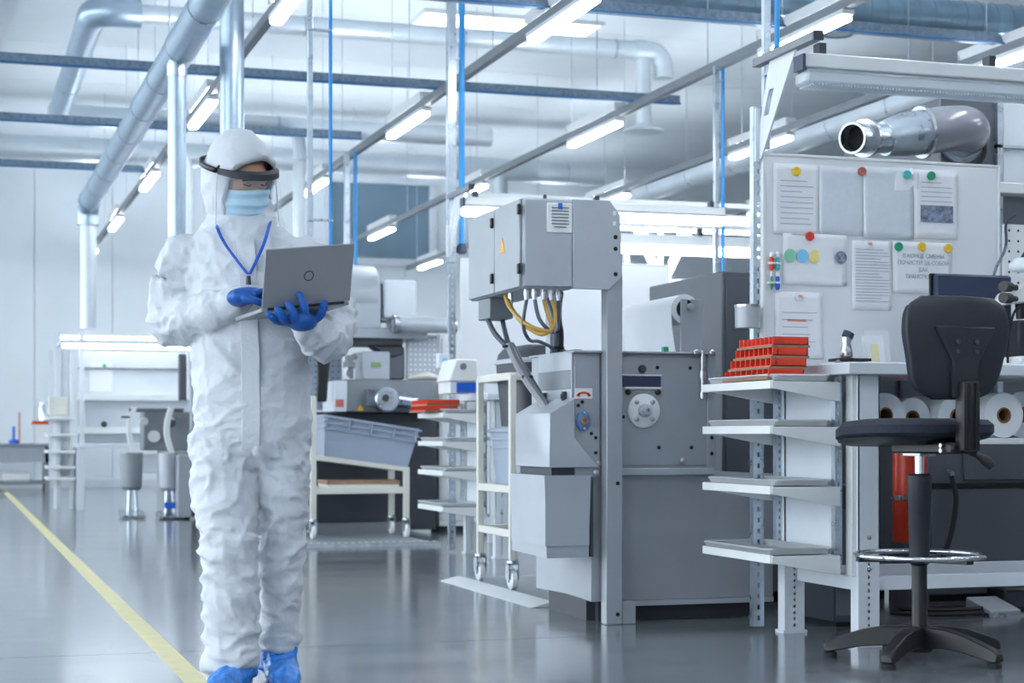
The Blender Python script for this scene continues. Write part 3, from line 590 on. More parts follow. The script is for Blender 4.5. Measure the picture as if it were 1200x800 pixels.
MB().box(3.55, 3.72, 6.6, 7.0, .02, .6).build('case', 'char', t, bev=.006); MB().box(3.56, 3.71, 6.594, 6.6, .05, .5).build('front_panel', 'dgrey', t); MB().box(3.57, 3.70, 6.62, 6.98, 0, .02).build('feet', 'hole', t)
t = thing('cable_coil', 'black cable coiled on the floor under the bench', 'cable', (4.35, 7.0, 0))
for r, z in ((.2, .012), (.17, .02), (.185, .03)): MB().tube([(4.32+r*1.3*math.cos(a*PI/8), 6.98+r*math.sin(a*PI/8)*.7, z) for a in range(17)], .011, 6, 3).build('loop', 'rubber', t)
for k, (x, y, wd, h, lab) in enumerate(((4.72, 7.02, .22, .11, 'black power box lying on the floor right of the chair stem'), (5.02, 7.0, .14, .19, 'taller black power box at the right frame edge on the floor'))):
    t = thing('power_box', lab, 'power box', (x, y, 0), group='power boxes')
    MB().box(x-wd/2, x+wd/2, y-.08, y+.08, .01, h).build('case', 'black', t, bev=.01); MB().box(x-wd/2+.01, x+wd/2-.01, y-.083, y-.08, .02, h-.02).build('face', 'char', t); MB().box(x-wd/2+.01, x+wd/2-.01, y-.07, y+.07, 0, .01).build('feet', 'rubber', t)
t = thing('foot_pedal', 'pale metal foot pedal on the floor under the bench', 'pedal', (4.52, 6.9, 0)); MB().prism([(6.8, 0), (7.0, 0), (7.0, .07), (6.8, .025)], 'x', 4.44, 4.6).build('plate', 'lgrey', t, bev=.004); MB().box(4.43, 4.61, 6.79, 7.01, 0, .012).build('base', 'steel', t)
# tall enclosure behind the board with the thick pipe
t = thing('machine_enclosure', 'tall grey machine enclosure rising behind the whiteboard at right', 'machine', (5.2, 7.6, 0))
MB().box(4.52, 5.9, 7.35, 8.3, .96, 2.43).build('body', 'dgrey', t, bev=.006)
for x in (4.86, 5.25): MB().box(x, x+.3, 7.335, 7.35, 2.02, 2.42).build('pane', 'bluew', t, bev=.003)
m = MB(); m.box(4.82, 4.85, 7.32, 7.36, 1.0, 2.43); m.box(4.82, 5.9, 7.32, 7.36, 1.98, 2.0); m.box(4.82, 5.9, 7.32, 7.36, 2.2, 2.215); m.build('frame', 'galv', t)
MB().box(4.40, 5.6, 7.0, 7.1, 1.93, 1.98).build('light_ledge', 'white', t, bev=.004)
MB().cyl((4.74, 7.335, 2.23), (4.74, 7.33, 2.29), .012).build('plug', 'galv', t); MB().tube([(4.74, 7.32, 2.24), (4.74, 7.31, 2.17), (4.70, 7.31, 2.11), (4.62, 7.31, 2.07)], .012, 8).build('cable', 'rubber', t)
t = thing('extraction_pipe', 'thick grey bent extraction pipe with open galvanised branch above the whiteboard', 'pipe', (4.3, 7.2, 2.1))
MB().tube([(4.62, 7.34, 2.245), (4.59, 7.22, 2.245), (4.50, 7.12, 2.24), (4.38, 7.08, 2.225), (4.25, 7.07, 2.20)], .105, 24, 6).build('bend', 'pipeg', t)
MB().lathe([(.11, 0), (.128, .0), (.128, .02), (.11, .025)], (4.625, 7.34, 2.245), (0, -1, 0), 28).build('wall_flange', 'galv', t)
MB().tube([(4.27, 7.072, 2.205), (4.16, 7.07, 2.185), (4.05, 7.06, 2.16)], [.104, .1, .078], 24, 4).build('branch_body', 'galv', t)
MB().lathe([(.1, 0), (.12, .0), (.12, .016), (.1, .016)], (4.262, 7.07, 2.203), (-1, 0, -.15), 28).build('clamp', 'steel', t)
MB().annulus((4.06, 7.06, 2.16), (3.82, 6.93, 2.13), .066, .061, 28).build('branch', 'galv', t); MB().annulus((3.92, 6.985, 2.143), (3.9, 6.974, 2.14), .086, .06, 28).build('branch_ring', 'steel', t); MB().annulus((3.835, 6.938, 2.132), (3.815, 6.927, 2.129), .07, .06, 28).build('mouth_ring', 'steel', t); MB().cyl((3.87, 6.957, 2.136), (3.88, 6.963, 2.137), .062, n=24).build('dark_inside', 'hole', t)
# ------------------------------------------------------------------ the big grey machine in the middle
G = thing('packing_machine', 'large grey sheet metal machine with control cabinet on a column in the middle', 'machine', (2.9, 7.3, 0))
o = MB().box(2.672, 2.745, 6.98, 7.05, 0, 1.5).build('column', 'grey', G, bev=.004)
MB().box(2.745, 2.81, 6.99, 7.06, .0, .1).build('column_foot', 'grey', G, bev=.003)
MB().box(2.56, 2.62, 7.4, 7.46, 1.16, 1.45).build('rear_post', 'lgrey', G, bev=.003)
MB().box(2.548, 3.19, 7.06, 7.62, .64, 1.165).build('upper_body', 'grey', G, bev=.003)
MB().box(2.752, 3.186, 7.052, 7.06, .68, 1.15).build('front_panel', 'grey', G, bev=.002)
MB().box(2.552, 2.668, 7.05, 7.06, .63, 1.15).build('bearing_panel', 'grey', G, bev=.002)
MB().box(2.54, 3.205, 7.03, 7.64, 1.165, 1.174).build('top_plate', 'lgrey', G, bev=.002)
MB().box(2.748, 3.2, 7.035, 7.06, .637, .668).build('seam_beam', 'lgrey', G, bev=.003)
MB().prism([(2.635, 7.07), (3.5, 7.07), (3.5, 7.8), (2.63, 7.8), (2.66, 7.45)], 'z', .092, .64).build('lower_body', 'grey', G, bev=.003)
MB().box(3.17, 3.21, 7.045, 7.6, .66, 1.165).build('side_flange', 'grey', G, bev=.002)
MB().box(3.205, 3.25, 7.2, 7.7, .6, 1.16).build('dark_gap', 'char', G)  # charcoal block stands in for the shade of an open gap
m = MB(); m.box(2.7, 3.45, 7.16, 7.22, .0, .092); m.box(2.7, 3.45, 7.6, 7.66, .0, .092); m.box(2.66, 2.72, 7.2, 7.7, 0, .092); m.build('skid', 'char', G)
MB().box(2.76, 3.5, 7.066, 7.1, .07, .092).build('sill', 'lgrey', G)
# left hood and bin
MB().prism([(2.431, .672), (2.431, .905), (2.546, .972), (2.546, .8), (2.66, .672)], 'y', 7.03, 7.5).build('chute_hood', 'lgrey', G, bev=.003)
MB().box(2.45, 2.64, 7.06, 7.48, .635, .672).build('gap_shade', 'char', G)  # charcoal strip paints the shade in the gap between hood and bin
m = MB(); T = [(2.405, 7.02), (2.615, 7.02), (2.615, 7.5), (2.405, 7.5)]; B = [(2.42, 7.035), (2.61, 7.035), (2.61, 7.49), (2.412, 7.49)]; Bz = (.287, .287, .295, .295)
vs = [(x, y, .64) for x, y in T]+[(x, y, z) for (x, y), z in zip(B, Bz)]
m.add(vs, [(0, 1, 5, 4), (1, 2, 6, 5), (2, 3, 7, 6), (3, 0, 4, 7), (4, 5, 6, 7)])
I = [(2.41, 7.025), (2.61, 7.025), (2.61, 7.495), (2.41, 7.495)]
m.add([(x, y, .64) for x, y in T]+[(x, y, .64) for x, y in I]+[(x, y, .34) for x, y in I], [(i, (i+1) % 4, 4+(i+1) % 4, 4+i) for i in range(4)]+[(4+i, 4+(i+1) % 4, 8+(i+1) % 4, 8+i) for i in range(4)]+[(8, 9, 10, 11)])
m.build('catch_bin', 'lgrey', G)
MB().box(2.618, 2.63, 7.03, 7.06, .29, .62).build('bin_runner', 'char', G)
# left side of the upper body
s = MB().box(2.539, 2.548, 7.07, 7.5, 1.01, 1.092).build('dark_name_plate', 'mgrey', G, bev=.002)
MB().prism([(7.06, .968), (7.5, .968), (7.5, 1.17), (7.06, 1.165)], 'x', 2.541, 2.547).build('side_cover', 'lgrey', G)
for y in (7.13, 7.4):
    m = MB(); m.box(2.522, 2.542, y-.012, y+.012, .96, 1.0); m.box(2.516, 2.524, y-.006, y+.006, .968, .99); m.build('latch', 'char', G, bev=.002)
# details on the front
F = MB(); F.lathe([(.074, 0), (.074, .01), (.070, .013), (.03, .013), (.03, .016)], (2.869, 7.052, .917), (0, -1, 0), 40)
f = F.build('round_flange', 'white', G)
MB().lathe([(.03, 0), (.028, .014), (.02, .02), (.018, .034), (.01, .035), (.01, .02)], (2.869, 7.036, .917), (0, -1, 0), 24).build('hub', 'lgrey', f)
for a in (45, 135, 225, 315): MB().lathe([(.010, 0), (.010, .006), (.006, .008)], (2.869+.052*math.cos(math.radians(a)), 7.039, .917+.052*math.sin(math.radians(a))), (0, -1, 0), 12).build('bolt', 'steel', f)
MB().lathe([(.018, 0), (.018, .012), (.012, .02)], (2.862, 7.052, 1.098), (0, -1, 0), 16).build('round_button', 'char', G)
w_ = MB(); w_.box(2.772, 2.95, 7.046, 7.052, 1.02, 1.07); w_ = w_.build('sight_slot', 'navy', G, bev=.002)
m = MB(); m.box(2.768, 2.954, 7.044, 7.053, 1.068, 1.074); m.box(2.78, 2.95, 7.04, 7.053, 1.012, 1.02); m.build('slot_frame', 'white', w_)
for u in (2.795, 2.935): MB().lathe([(.012, 0), (.013, .012), (.009, .016)], (u, 7.052, .997), (0, -1, 0), 14).build('knob', 'black', G)
for (x, z) in ((2.935, 1.105), (3.09, 1.105), (2.775, .89), (2.942, .757), (3.096, .757)): MB().lathe([(.0085, 0), (.0085, .0015)], (x, 7.052, z), (0, -1, 0), 12).build('hole', 'hole', G)
for (x, z) in ((3.19, .8), (3.19, .73)): MB().lathe([(.0085, 0), (.0085, .0015)], (x, 7.045, z), (0, -1, 0), 12).build('hole', 'hole', G)
for (x, z) in ((2.568, .938), (2.586, .953), (2.628, .818), (2.648, .8), (2.648, .735)): MB().lathe([(.008, 0), (.008, .0015)], (x, 7.05, z), (0, -1, 0), 12).build('hole', 'hole', G)
for (x, z) in ((2.722, .605), (2.722, .045)): MB().lathe([(.009, 0), (.009, .0015)], (x, 6.98, z), (0, -1, 0), 12).build('hole', 'hole', G)
for (x, z) in ((3.052, .7), (2.66, .69), (2.648, .65)): MB().lathe([(.013, 0), (.012, .008), (.006, .012)], (x, 7.05, z), (0, -1, 0), 14).build('cap_bolt', 'steel', G)
m = MB(); m.loft([((2.589, 7.05, .872), (0, -1, 0), .031, .043), ((2.589, 7.036, .872), (0, -1, 0), .031, .043), ((2.589, 7.03, .872), (0, -1, 0), .024, .03)], 24); bf = m.build('bearing_flange', 'bluef', G)
MB().lathe([(.019, 0), (.018, .01), (.01, .011), (.009, .004)], (2.589, 7.03, .872), (0, -1, 0), 18).build('shaft_end', 'card', bf)
for dz in (.033, -.033): MB().lathe([(.008, 0), (.007, .008), (.003, .009)], (2.589, 7.034, .872+dz), (0, -1, 0), 10).build('bolt', 'steel', bf)
s = MB().box(2.553, 2.632, 7.0475, 7.05, .968, 1.012).build('warning_sticker', 'white', G)
m = MB(); A = [(2.592+.034*math.cos(a), .972+.026*math.sin(a)) for a in [math.radians(30+12*k) for k in range(11)]]; Bq = [(2.592+.026*math.cos(a), .972+.017*math.sin(a)) for a in [math.radians(30+12*k) for k in range(11)]]
m.prism(A+Bq[::-1], 'y', 7.0455, 7.0475); m.prism([(2.556, .98), (2.572, .995), (2.574, .976)], 'y', 7.0455, 7.0475); m.prism([(2.628, .98), (2.612, .995), (2.61, .976)], 'y', 7.0455, 7.0475); m.build('red_arrow', 'redmag', s)
m = MB(); m.cyl((3.14, 7.03, .97), (3.14, 7.03, 1.18), .011, n=12); m.cyl((3.14, 7.03, 1.06), (3.14, 7.03, 1.09), .018, n=12); m.cyl((3.14, 7.03, .975), (3.14, 7.03, 1.0), .017, n=12); m.build('hook_rod', 'steel', G)
for x in (3.105, 3.18): MB().lathe([(.013, 0), (.013, .014), (.008, .018)], (x, 7.03, 1.172), (0, -1, 0), 12).build('cap_bolt', 'steel', G)
# roll carrier with film roll
for y in (7.1, 7.74):
    m = MB(); m.prism([(3.068, 1.174), (3.168, 1.174), (3.168, 1.41), (3.118, 1.41), (3.118, 1.365), (3.098, 1.365), (3.098, 1.41), (3.068, 1.41)], 'y', y, y+.012); m.build('roll_bracket', 'grey', G, bev=.001)
t = thing('film_reel', 'big white film roll with sheet hanging into the grey machine', 'roll', (3.09, 7.42, 1.175))
MB().annulus((3.1, 7.13, 1.368), (3.1, 7.72, 1.368), .066, .03, 36).build('wound_film', 'roll', t)
MB().cyl((3.108, 7.085, 1.375), (3.108, 7.76, 1.375), .012, n=14).build('axle', 'steel', t); MB().annulus((3.1, 7.118, 1.368), (3.1, 7.13, 1.368), .042, .015, 24).build('hub', 'hole', t); MB().lathe([(.017, 0), (.017, .01), (.01, .012)], (3.108, 7.095, 1.375), (0, -1, 0), 14).build('axle_nut', 'steel', t)
m = MB(); pr = [(3.035, 1.375), (3.034, 1.34), (3.038, 1.29), (3.046, 1.23), (3.055, 1.176)]; n = len(pr)
m.add([(x, 7.135, z) for x, z in pr]+[(x, 7.715, z) for x, z in pr]+[(x+.003, 7.135, z) for x, z in pr]+[(x+.003, 7.715, z) for x, z in pr], [(i, i+1, n+i+1, n+i) for i in range(n-1)]+[(2*n+i, 3*n+i, 3*n+i+1, 2*n+i+1) for i in range(n-1)]+[(i, 2*n+i, 2*n+i+1, i+1) for i in range(n-1)])
m.build('hanging_sheet', 'roll', t)
# control cabinet
C = MB().box(2.296, 2.52, 6.985, 7.76, 1.43, 1.81).build('control_cabinet', 'lgrey', G, bev=.006)
for y0, y1 in ((6.995, 7.345), (7.355, 7.75)): MB().box(2.284, 2.296, y0, y1, 1.435, 1.805).build('door', 'grey', C, bev=.003)
for y, z in ((7.37, 1.745), (7.37, 1.5), (6.985, 1.76), (6.985, 1.51)):
    m = MB(); m.box(2.272, 2.286, y-.012, y+.012, z-.022, z+.022); m.build('lock', 'black', C, bev=.003)
m = MB(); m.prism([(7.19, 1.60), (7.26, 1.60), (7.225, 1.665)], 'x', 2.281, 2.284); m.build('warning_triangle', 'amber', C)
MB().box(2.302, 2.512, 6.972, 6.985, 1.438, 1.802).build('end_panel', 'lgrey', C, bev=.002)
v_ = MB().box(2.398, 2.512, 6.966, 6.977, 1.665, 1.79).build('vent_grille', 'white', C, bev=.003)
for k in range(7): MB().box(2.418+(.012 if k == 6 else 0), 2.495-(.012 if k == 6 else 0), 6.9635, 6.967, 1.768-k*.0135, 1.772-k*.0135).build('slat', 'dgrey', v_)
MB().box(2.447, 2.465, 6.961, 6.967, 1.764, 1.79).build('blue_tab', 'blue', v_)
PL = [(2.5145, 1.43), (2.672, 1.43), (2.72, 1.47), (2.737, 1.49), (2.728, 1.75), (2.68, 1.81), (2.5145, 1.81)]
MB().prism(PL, 'y', 6.965, 6.98).build('mounting_plate', 'lgrey', C, bev=.002)
for z in (1.655, 1.605, 1.497): MB().lathe([(.0095, 0), (.0095, .002)], (2.706, 6.965, z), (0, -1, 0), 14).build('hole', 'hole', C)
for z in (1.757, 1.713): MB().box(2.694, 2.708, 6.9635, 6.966, z-.009, z+.009).build('bright_slot', 'white', C)  # white patches paint the bright background seen through open slots
MB().lathe([(.008, 0), (.008, .014), (.005, .018)], (2.40, 7.0, 1.81), n=10).build('lifting_bolt', 'char', C)
# glands, hoses under the cabinet
for x, y in ((2.335, 7.05), (2.36, 7.02), (2.40, 7.02), (2.44, 7.03), (2.48, 7.05), (2.33, 7.25)):
    m = MB(); m.cyl((x, y, 1.40), (x, y, 1.43), .013, n=10); m.cyl((x, y, 1.385), (x, y, 1.40), .01, n=10); m.build('cable_gland', 'steel', C)
MB().box(2.31, 2.42, 7.5, 7.68, 1.335, 1.43).build('junction_box', 'mgrey', C, bev=.004)
H = [([(2.40, 7.02, 1.39), (2.41, 7.01, 1.34), (2.43, 7.0, 1.27), (2.41, 7.0, 1.25), (2.34, 7.05, 1.28), (2.31, 7.2, 1.36), (2.32, 7.3, 1.42)], .009, 'cabley'),
     ([(2.44, 7.03, 1.39), (2.45, 7.01, 1.33), (2.43, 7.0, 1.26), (2.38, 7.02, 1.24), (2.33, 7.12, 1.3), (2.31, 7.25, 1.40)], .009, 'cabley'),
     ([(2.36, 7.02, 1.39), (2.38, 7.01, 1.30), (2.44, 7.02, 1.25), (2.50, 7.15, 1.3), (2.52, 7.3, 1.41)], .009, 'cable'),
     ([(2.335, 7.05, 1.39), (2.33, 7.08, 1.28), (2.37, 7.12, 1.22), (2.46, 7.25, 1.22), (2.55, 7.35, 1.20), (2.585, 7.4, 1.17)], .008, 'cable'),
     ([(2.48, 7.05, 1.39), (2.53, 7.2, 1.34), (2.57, 7.34, 1.26), (2.58, 7.385, 1.17)], .012, 'cable'), ([(2.50, 7.08, 1.42), (2.545, 7.24, 1.34), (2.60, 7.36, 1.26), (2.605, 7.385, 1.17)], .012, 'char'),
     ([(2.33, 7.6, 1.34), (2.35, 7.55, 1.27), (2.40, 7.5, 1.2)], .012, 'cable'), ([(2.40, 7.6, 1.34), (2.40, 7.55, 1.27), (2.405, 7.5, 1.2)], .012, 'cable'),
     ([(2.40, 7.5, 1.22), (2.42, 7.45, 1.14), (2.45, 7.38, 1.05), (2.49, 7.3, .96), (2.50, 7.28, .93)], .02, 'pipeg'), ([(2.41, 7.5, 1.22), (2.44, 7.46, 1.14), (2.475, 7.4, 1.05), (2.51, 7.32, .95)], .016, 'cable')]
for pts, r, mt in H: MB().tube(pts, r, 8, 8).build('hose', mt, G)
for p in ((2.40, 7.5, 1.21), (2.45, 7.4, 1.07), (2.565, 7.33, 1.27), (2.59, 7.38, 1.2)): MB().box(p[0]-.025, p[0]+.025, p[1]-.02, p[1]+.02, p[2]-.006, p[2]+.006).build('cable_tie', 'hole', G)
tag(MB().loft([((2.64, 7.3, 1.174), (0, 0, 1), .06, .05), ((2.64, 7.3, 1.184), (0, 0, 1), .055, .045), ((2.65, 7.3, 1.19), (0, 0, 1), .03, .02)], 14).build('wood_scrap', 'card'), 'small brown wooden piece lying on the machine top beside the column', 'wood piece')
tag(MB().box(2.985, 3.01, 7.1, 7.13, 1.174, 1.2).build('green_switch', 'green', bev=.003), 'tiny dark green switch on the machine top below the film sheet', 'switch')
# dark box machine behind
t = thing('dark_cabinet', 'dark grey box cabinet behind the film roll and side shelves', 'cabinet', (4.0, 8.1, 0))
MB().box(3.54, 4.5, 7.7, 8.62, .05, 1.6).build('body', 'dgrey', t, bev=.006); MB().box(3.56, 4.48, 7.69, 7.7, .5, 1.57).build('front_door', 'dgrey', t, bev=.002); MB().box(3.6, 4.45, 7.75, 8.55, 0, .05).build('plinth', 'hole', t)
for z in (.6, .85, 1.12): MB().lathe([(.008, 0), (.007, .005)], (3.60, 7.69, z), (0, -1, 0), 8).build('screw', 'steel', t)
# ------------------------------------------------------------------ wheeled frame with crate left of the machine
t = thing('wheeled_frame', 'white tube frame on castors left of the big machine', 'trolley', (2.95, 8.95, 0))
def post(x, y, z0, z1, w=.035): return MB().box(x-w/2, x+w/2, y-w/2, y+w/2, z0, z1)
for x, y in ((2.79, 8.66), (2.79, 9.24), (3.2, 8.66), (3.2, 9.24)): post(x, y, .15, 1.12).build('post', 'offw', t, bev=.004)
def bars(x0, x1, y0, y1, z, h=.04, w=.03):
    m = MB(); m.box(x0, x1, y0-w/2, y0+w/2, z, z+h); m.box(x0, x1, y1-w/2, y1+w/2, z, z+h); m.box(x0-w/2, x0+w/2, y0, y1, z, z+h); m.box(x1-w/2, x1+w/2, y0, y1, z, z+h); return m
for z in (1.09, .27, .5): bars(2.79, 3.2, 8.66, 9.24, z).build('rail', 'offw', t, bev=.004)
def castor(x, y, t, ztop=.15, r=.052):
    m = MB(); m.lathe([(.03, 0), (.03, .015)], (x, y, ztop-.015), n=14); m.box(x-.028, x-.022, y-.03, y+.03, r, ztop-.012); m.box(x+.022, x+.028, y-.03, y+.03, r, ztop-.012); m.box(x-.028, x+.028, y-.03, y+.03, ztop-.02, ztop-.012)
    c = m.build('castor', 'galv', t); MB().lathe([(r-.012, -.018), (r, -.012), (r, .012), (r-.012, .018)], (x, y, r), (1, 0, 0), 24).build('wheel', 'white', c); MB().lathe([(.016, -.02), (.016, .02)], (x, y, r), (1, 0, 0), 12).build('axle', 'mgrey', c)
for x, y in ((2.79, 8.66), (2.79, 9.24), (3.2, 8.66), (3.2, 9.24)): castor(x, y, t)
t.location.z = .008
def tote(name, label, x0, x1, y0, y1, z0, z1, mt='tote', tilt=None, grp='grey plastic crates'):
    cx, cy = (x0+x1)/2, (y0+y1)/2
    t = thing(name, label, 'crate', (cx, cy, z0), group=grp, world=False)
    hx, hy, H = (x1-x0)/2, (y1-y0)/2, z1-z0; k = .88; m = MB()
    o = [(-hx, -hy), (hx, -hy), (hx, hy), (-hx, hy)]
    m.add([(x*k, y*k, 0) for x, y in o]+[(x, y, H) for x, y in o]+[(x*.97, y*.97, H) for x, y in o]+[(x*k*.96, y*k*.96, .006) for x, y in o], [(3, 2, 1, 0)]+[(i, (i+1) % 4, 4+(i+1) % 4, 4+i) for i in range(4)]+[(4+i, 4+(i+1) % 4, 8+(i+1) % 4, 8+i) for i in range(4)]+[(8+i, 8+(i+1) % 4, 12+(i+1) % 4, 12+i) for i in range(4)]+[(12, 13, 14, 15)])
    m.build('shell', mt, t)
    m = MB()
    for q, e in ((H-.02, .02), (H-.065, .014), (H-.11, .012)):
        f = k+(1-k)*q/H
        m.box(-hx*f-e, hx*f+e, -hy*f-e, -hy*f, q, q+.012); m.box(-hx*f-e, hx*f+e, hy*f, hy*f+e, q, q+.012); m.box(-hx*f-e, -hx*f, -hy*f, hy*f, q, q+.012); m.box(hx*f, hx*f+e, -hy*f, hy*f, q, q+.012)
    m.build('rim', mt, t)
    n = max(3, int((x1-x0)/.16))
    for a in range(n+1):
        x = -hx+.02+(2*hx-.04)*a/n; MB().box(x-.006, x+.006, -hy-.016, -hy*.97, H-.1, H-.01).build('rib', mt, t)
    if tilt: t.rotation_euler = tilt
    return t
tote('storage_crate', 'upright grey crate inside the wheeled frame left of the big machine', 2.84, 3.17, 8.7, 9.2, .54, .85)
t = thing('waste_bin', 'dark grey rounded bin with pale rim standing in the wheeled frame behind the hood', 'bin', (3.0, 8.95, .86))
def rr(w, d, r, n=5):
    P = []
    for cx, cy, a0 in ((w/2-r, d/2-r, 0), (-w/2+r, d/2-r, 90), (-w/2+r, -d/2+r, 180), (w/2-r, -d/2+r, 270)): P += [(cx+r*math.cos(math.radians(a0+90*k/n)), cy+r*math.sin(math.radians(a0+90*k/n))) for k in range(n+1)]
    return P
def rstack(m, secs, c):
    n = len(secs[0][0]); vs = []
    for P, z in secs: vs += [(c[0]+x, c[1]+y, z) for x, y in P]
    m.add(vs, [(i*n+j, i*n+(j+1) % n, (i+1)*n+(j+1) % n, (i+1)*n+j) for i in range(len(secs)-1) for j in range(n)]+[tuple(range(n))[::-1], tuple(range((len(secs)-1)*n, len(secs)*n))])
m = MB(); rstack(m, [(rr(.25, .42, .05), .86), (rr(.3, .48, .06), 1.2), (rr(.29, .47, .08), 1.25), (rr(.24, .42, .09), 1.285), (rr(.12, .3, .05), 1.295)], (3.0, 8.95)); m.build('tub', 'char', t)
m = MB(); rstack(m, [(rr(.315, .495, .065), 1.195), (rr(.32, .5, .065), 1.21), (rr(.31, .49, .065), 1.22)], (3.0, 8.95)); m.build('rim', 'lgrey', t)
t = thing('tread_ramp', 'checkered metal ramp plate on the floor under the wheeled frame', 'ramp', (3.0, 8.5, 0))
MB().prism([(2.66, .002), (3.4, .002), (3.4, .008), (2.7, .008)], 'y', 7.85, 9.5).build('plate', 'tread', t); MB().prism([(2.60, .0), (2.70, .0), (2.74, .02), (2.70, .024)], 'y', 7.8, 9.4).build('white_edge', 'white', t, bev=.002)
# ------------------------------------------------------------------ swivel chair
ch = thing('swivel_chair', 'black swivel work chair with tall stem, chrome foot ring and five arm base', 'chair', (3.338, 5.565, 0), math.radians(8), world=False)
ROOT[ch.name] = None
def rrect(w, d, r, n=6):
    P = []
    for cx, cy, a0 in ((w/2-r, d/2-r, 0), (-w/2+r, d/2-r, 90), (-w/2+r, -d/2+r, 180), (w/2-r, -d/2+r, 270)):
        P += [(cx+r*math.cos(math.radians(a0+90*k/n)), cy+r*math.sin(math.radians(a0+90*k/n))) for k in range(n+1)]
    return P
def stack(secs):
    m = MB(); n = None; vs = []
    for P, z in secs: vs += [(x, y, z if not callable(z) else z(x, y)) for x, y in P]; n = len(P)
    L = len(secs); m.add(vs, [(i*n+j, i*n+(j+1) % n, (i+1)*n+(j+1) % n, (i+1)*n+j) for i in range(L-1) for j in range(n)]+[tuple(range(n))[::-1], tuple(range((L-1)*n, L*n))]); return m
off = lambda P, dy: [(x, y+dy) for x, y in P]
drop = lambda z: (lambda x, y: z-.035*max(0, (y-.06)/.2)**1.5)
stack([(off(rrect(.34, .30, .1), .03), drop(.79)), (off(rrect(.46, .42, .13), .03), drop(.802)), (off(rrect(.495, .45, .13), .03), drop(.82)), (off(rrect(.495, .45, .13), .03), drop(.848)), (off(rrect(.46, .41, .12), .03), drop(.866)), (off(rrect(.34, .3, .1), .03), drop(.871))]).build('seat', 'fabric', ch)
stack([(off(rrect(.28, .26, .08), .03), .775), (off(rrect(.44, .40, .12), .03), drop(.796)), (off(rrect(.49, .42, .12), .03), drop(.806))]).build('seat_shell', 'black', ch)
# backrest: curved shell, wider at the top
def backrest(o, thick, sx, inset):
    m = MB(); N, K = 20, 14; vs = []
    for lay in (0, 1):
        for j in range(K+1):
            t_ = j/K; z = .935+inset+(.36-2*inset)*t_
            hw = (.172+.054*min(1, t_*1.6))*(1-.0*t_)
            e = 1
            if t_ < .25: e = math.sqrt(max(0, 1-((.25-t_)/.25)**2))*.45+.55
            if t_ > .72: e = math.sqrt(max(0, 1-((t_-.72)/.28)**2.2))*.3+.7
            hw = (hw-inset)*e
            for i in range(N+1):
                u = -1+2*i/N; x = u*hw
                y = -.24-.0+.06*u*u*.6+.05*(t_-.5)**2-.02*t_+(thick if lay else 0)*(1-.5*u**4)
                vs.append((x, y+o, z))
    W_ = (N+1); S_ = W_*(K+1); f = []
    for j in range(K):
        for i in range(N): a = j*W_+i; f += [(a, a+1, a+W_+1, a+W_), (S_+a+W_, S_+a+W_+1, S_+a+1, S_+a)]
    for i in range(N): f += [(i+1, i, S_+i, S_+i+1), (K*W_+i, K*W_+i+1, S_+K*W_+i+1, S_+K*W_+i)]
    for j in range(K): a = j*W_; f += [(a, a+W_, S_+a+W_, S_+a), (a+N+W_, a+N, S_+a+N, S_+a+N+W_)]
    m.add(vs, f); return m
backrest(0, .03, 1, 0).build('backrest_shell', 'black2', ch, bev=.006, seg=2); backrest(.028, .04, 1, .012).build('backrest_pad', 'fabric', ch)
MB().prism([(-.135, 1.19), (.135, 1.19), (.06, 1.07), (.05, .94), (-.05, .94), (-.06, 1.07)], 'y', -.256, -.232).build('back_plate', 'black2', ch, bev=.006)
for x in (-.042, .042):
    for z in (1.135, 1.10): MB().lathe([(.009, 0), (.009, .006), (.004, .007)], (x, -.256, z), (0, -1, 0), 10).build('screw', 'char', ch)
MB().box(-.037, .037, -.285, -.235, .755, 1.0).build('back_post', 'black', ch, bev=.008, seg=2); m = MB(); m.box(-.02, -.012, -.289, -.284, .76, .99); m.box(.012, .02, -.289, -.284, .76, .99); m.build('post_grooves', 'hole', ch)
m = MB(); m.box(-.06, .06, -.25, .09, .745, .785); m.build('mechanism', 'black', ch, bev=.008)
MB().box(-.045, .03, -.06, .04, .735, .79).build('mount_plate', 'galv', ch, bev=.003)
m = MB(); m.tube([(.05, -.2, .755), (.1, -.22, .73), (.13, -.235, .7)], [.012, .011, .02, .016], 10); m.build('lever', 'black', ch)
for z in (.775, .757): MB().lathe([(.008, 0), (.008, .01)], (-.061, -.2, z), (-1, 0, 0), 10).build('bolt', 'steel', ch)
MB().cyl((0, 0, .66), (0, 0, .745), .017, n=18).build('gas_piston', 'chrome', ch)
MB().lathe([(.036, .36), (.038, .47), (.04, .475), (.041, .57), (.043, .575), (.044, .665), (.038, .672)], (0, 0, 0), n=24).build('stem_cover', 'black2', ch)
MB().lathe([(.03, .075), (.028, .1), (.027, .34), (.04, .352), (.04, .365)], (0, 0, 0), n=20).build('stem_tube', 'black', ch)
m = MB(); NN = 56
vs = []
for i in range(NN):
    a = 2*PI*i/NN
    for j in range(10): b = 2*PI*j/10; rr = .228+.0095*math.cos(b); vs.append((rr*math.cos(a), rr*math.sin(a), .378+.0095*math.sin(b)))
m.add(vs, [(i*10+j, ((i+1) % NN)*10+j, ((i+1) % NN)*10+(j+1) % 10, i*10+(j+1) % 10) for i in range(NN) for j in range(10)]); m.build('foot_ring', 'chrome', ch)
for a in (40, 160, 280):
    c_, s_ = math.cos(math.radians(a)), math.sin(math.radians(a)); MB().obox((-.018*-s_, -.018*c_, .352), (.23*c_, .23*s_, .004), (-.036*s_, .036*c_, 0), (0, 0, .012)).build('ring_spoke', 'black', ch)
MB().lathe([(.045, .03), (.05, .04), (.05, .1), (.034, .115)], (0, 0, 0), n=20).build('hub', 'black', ch)
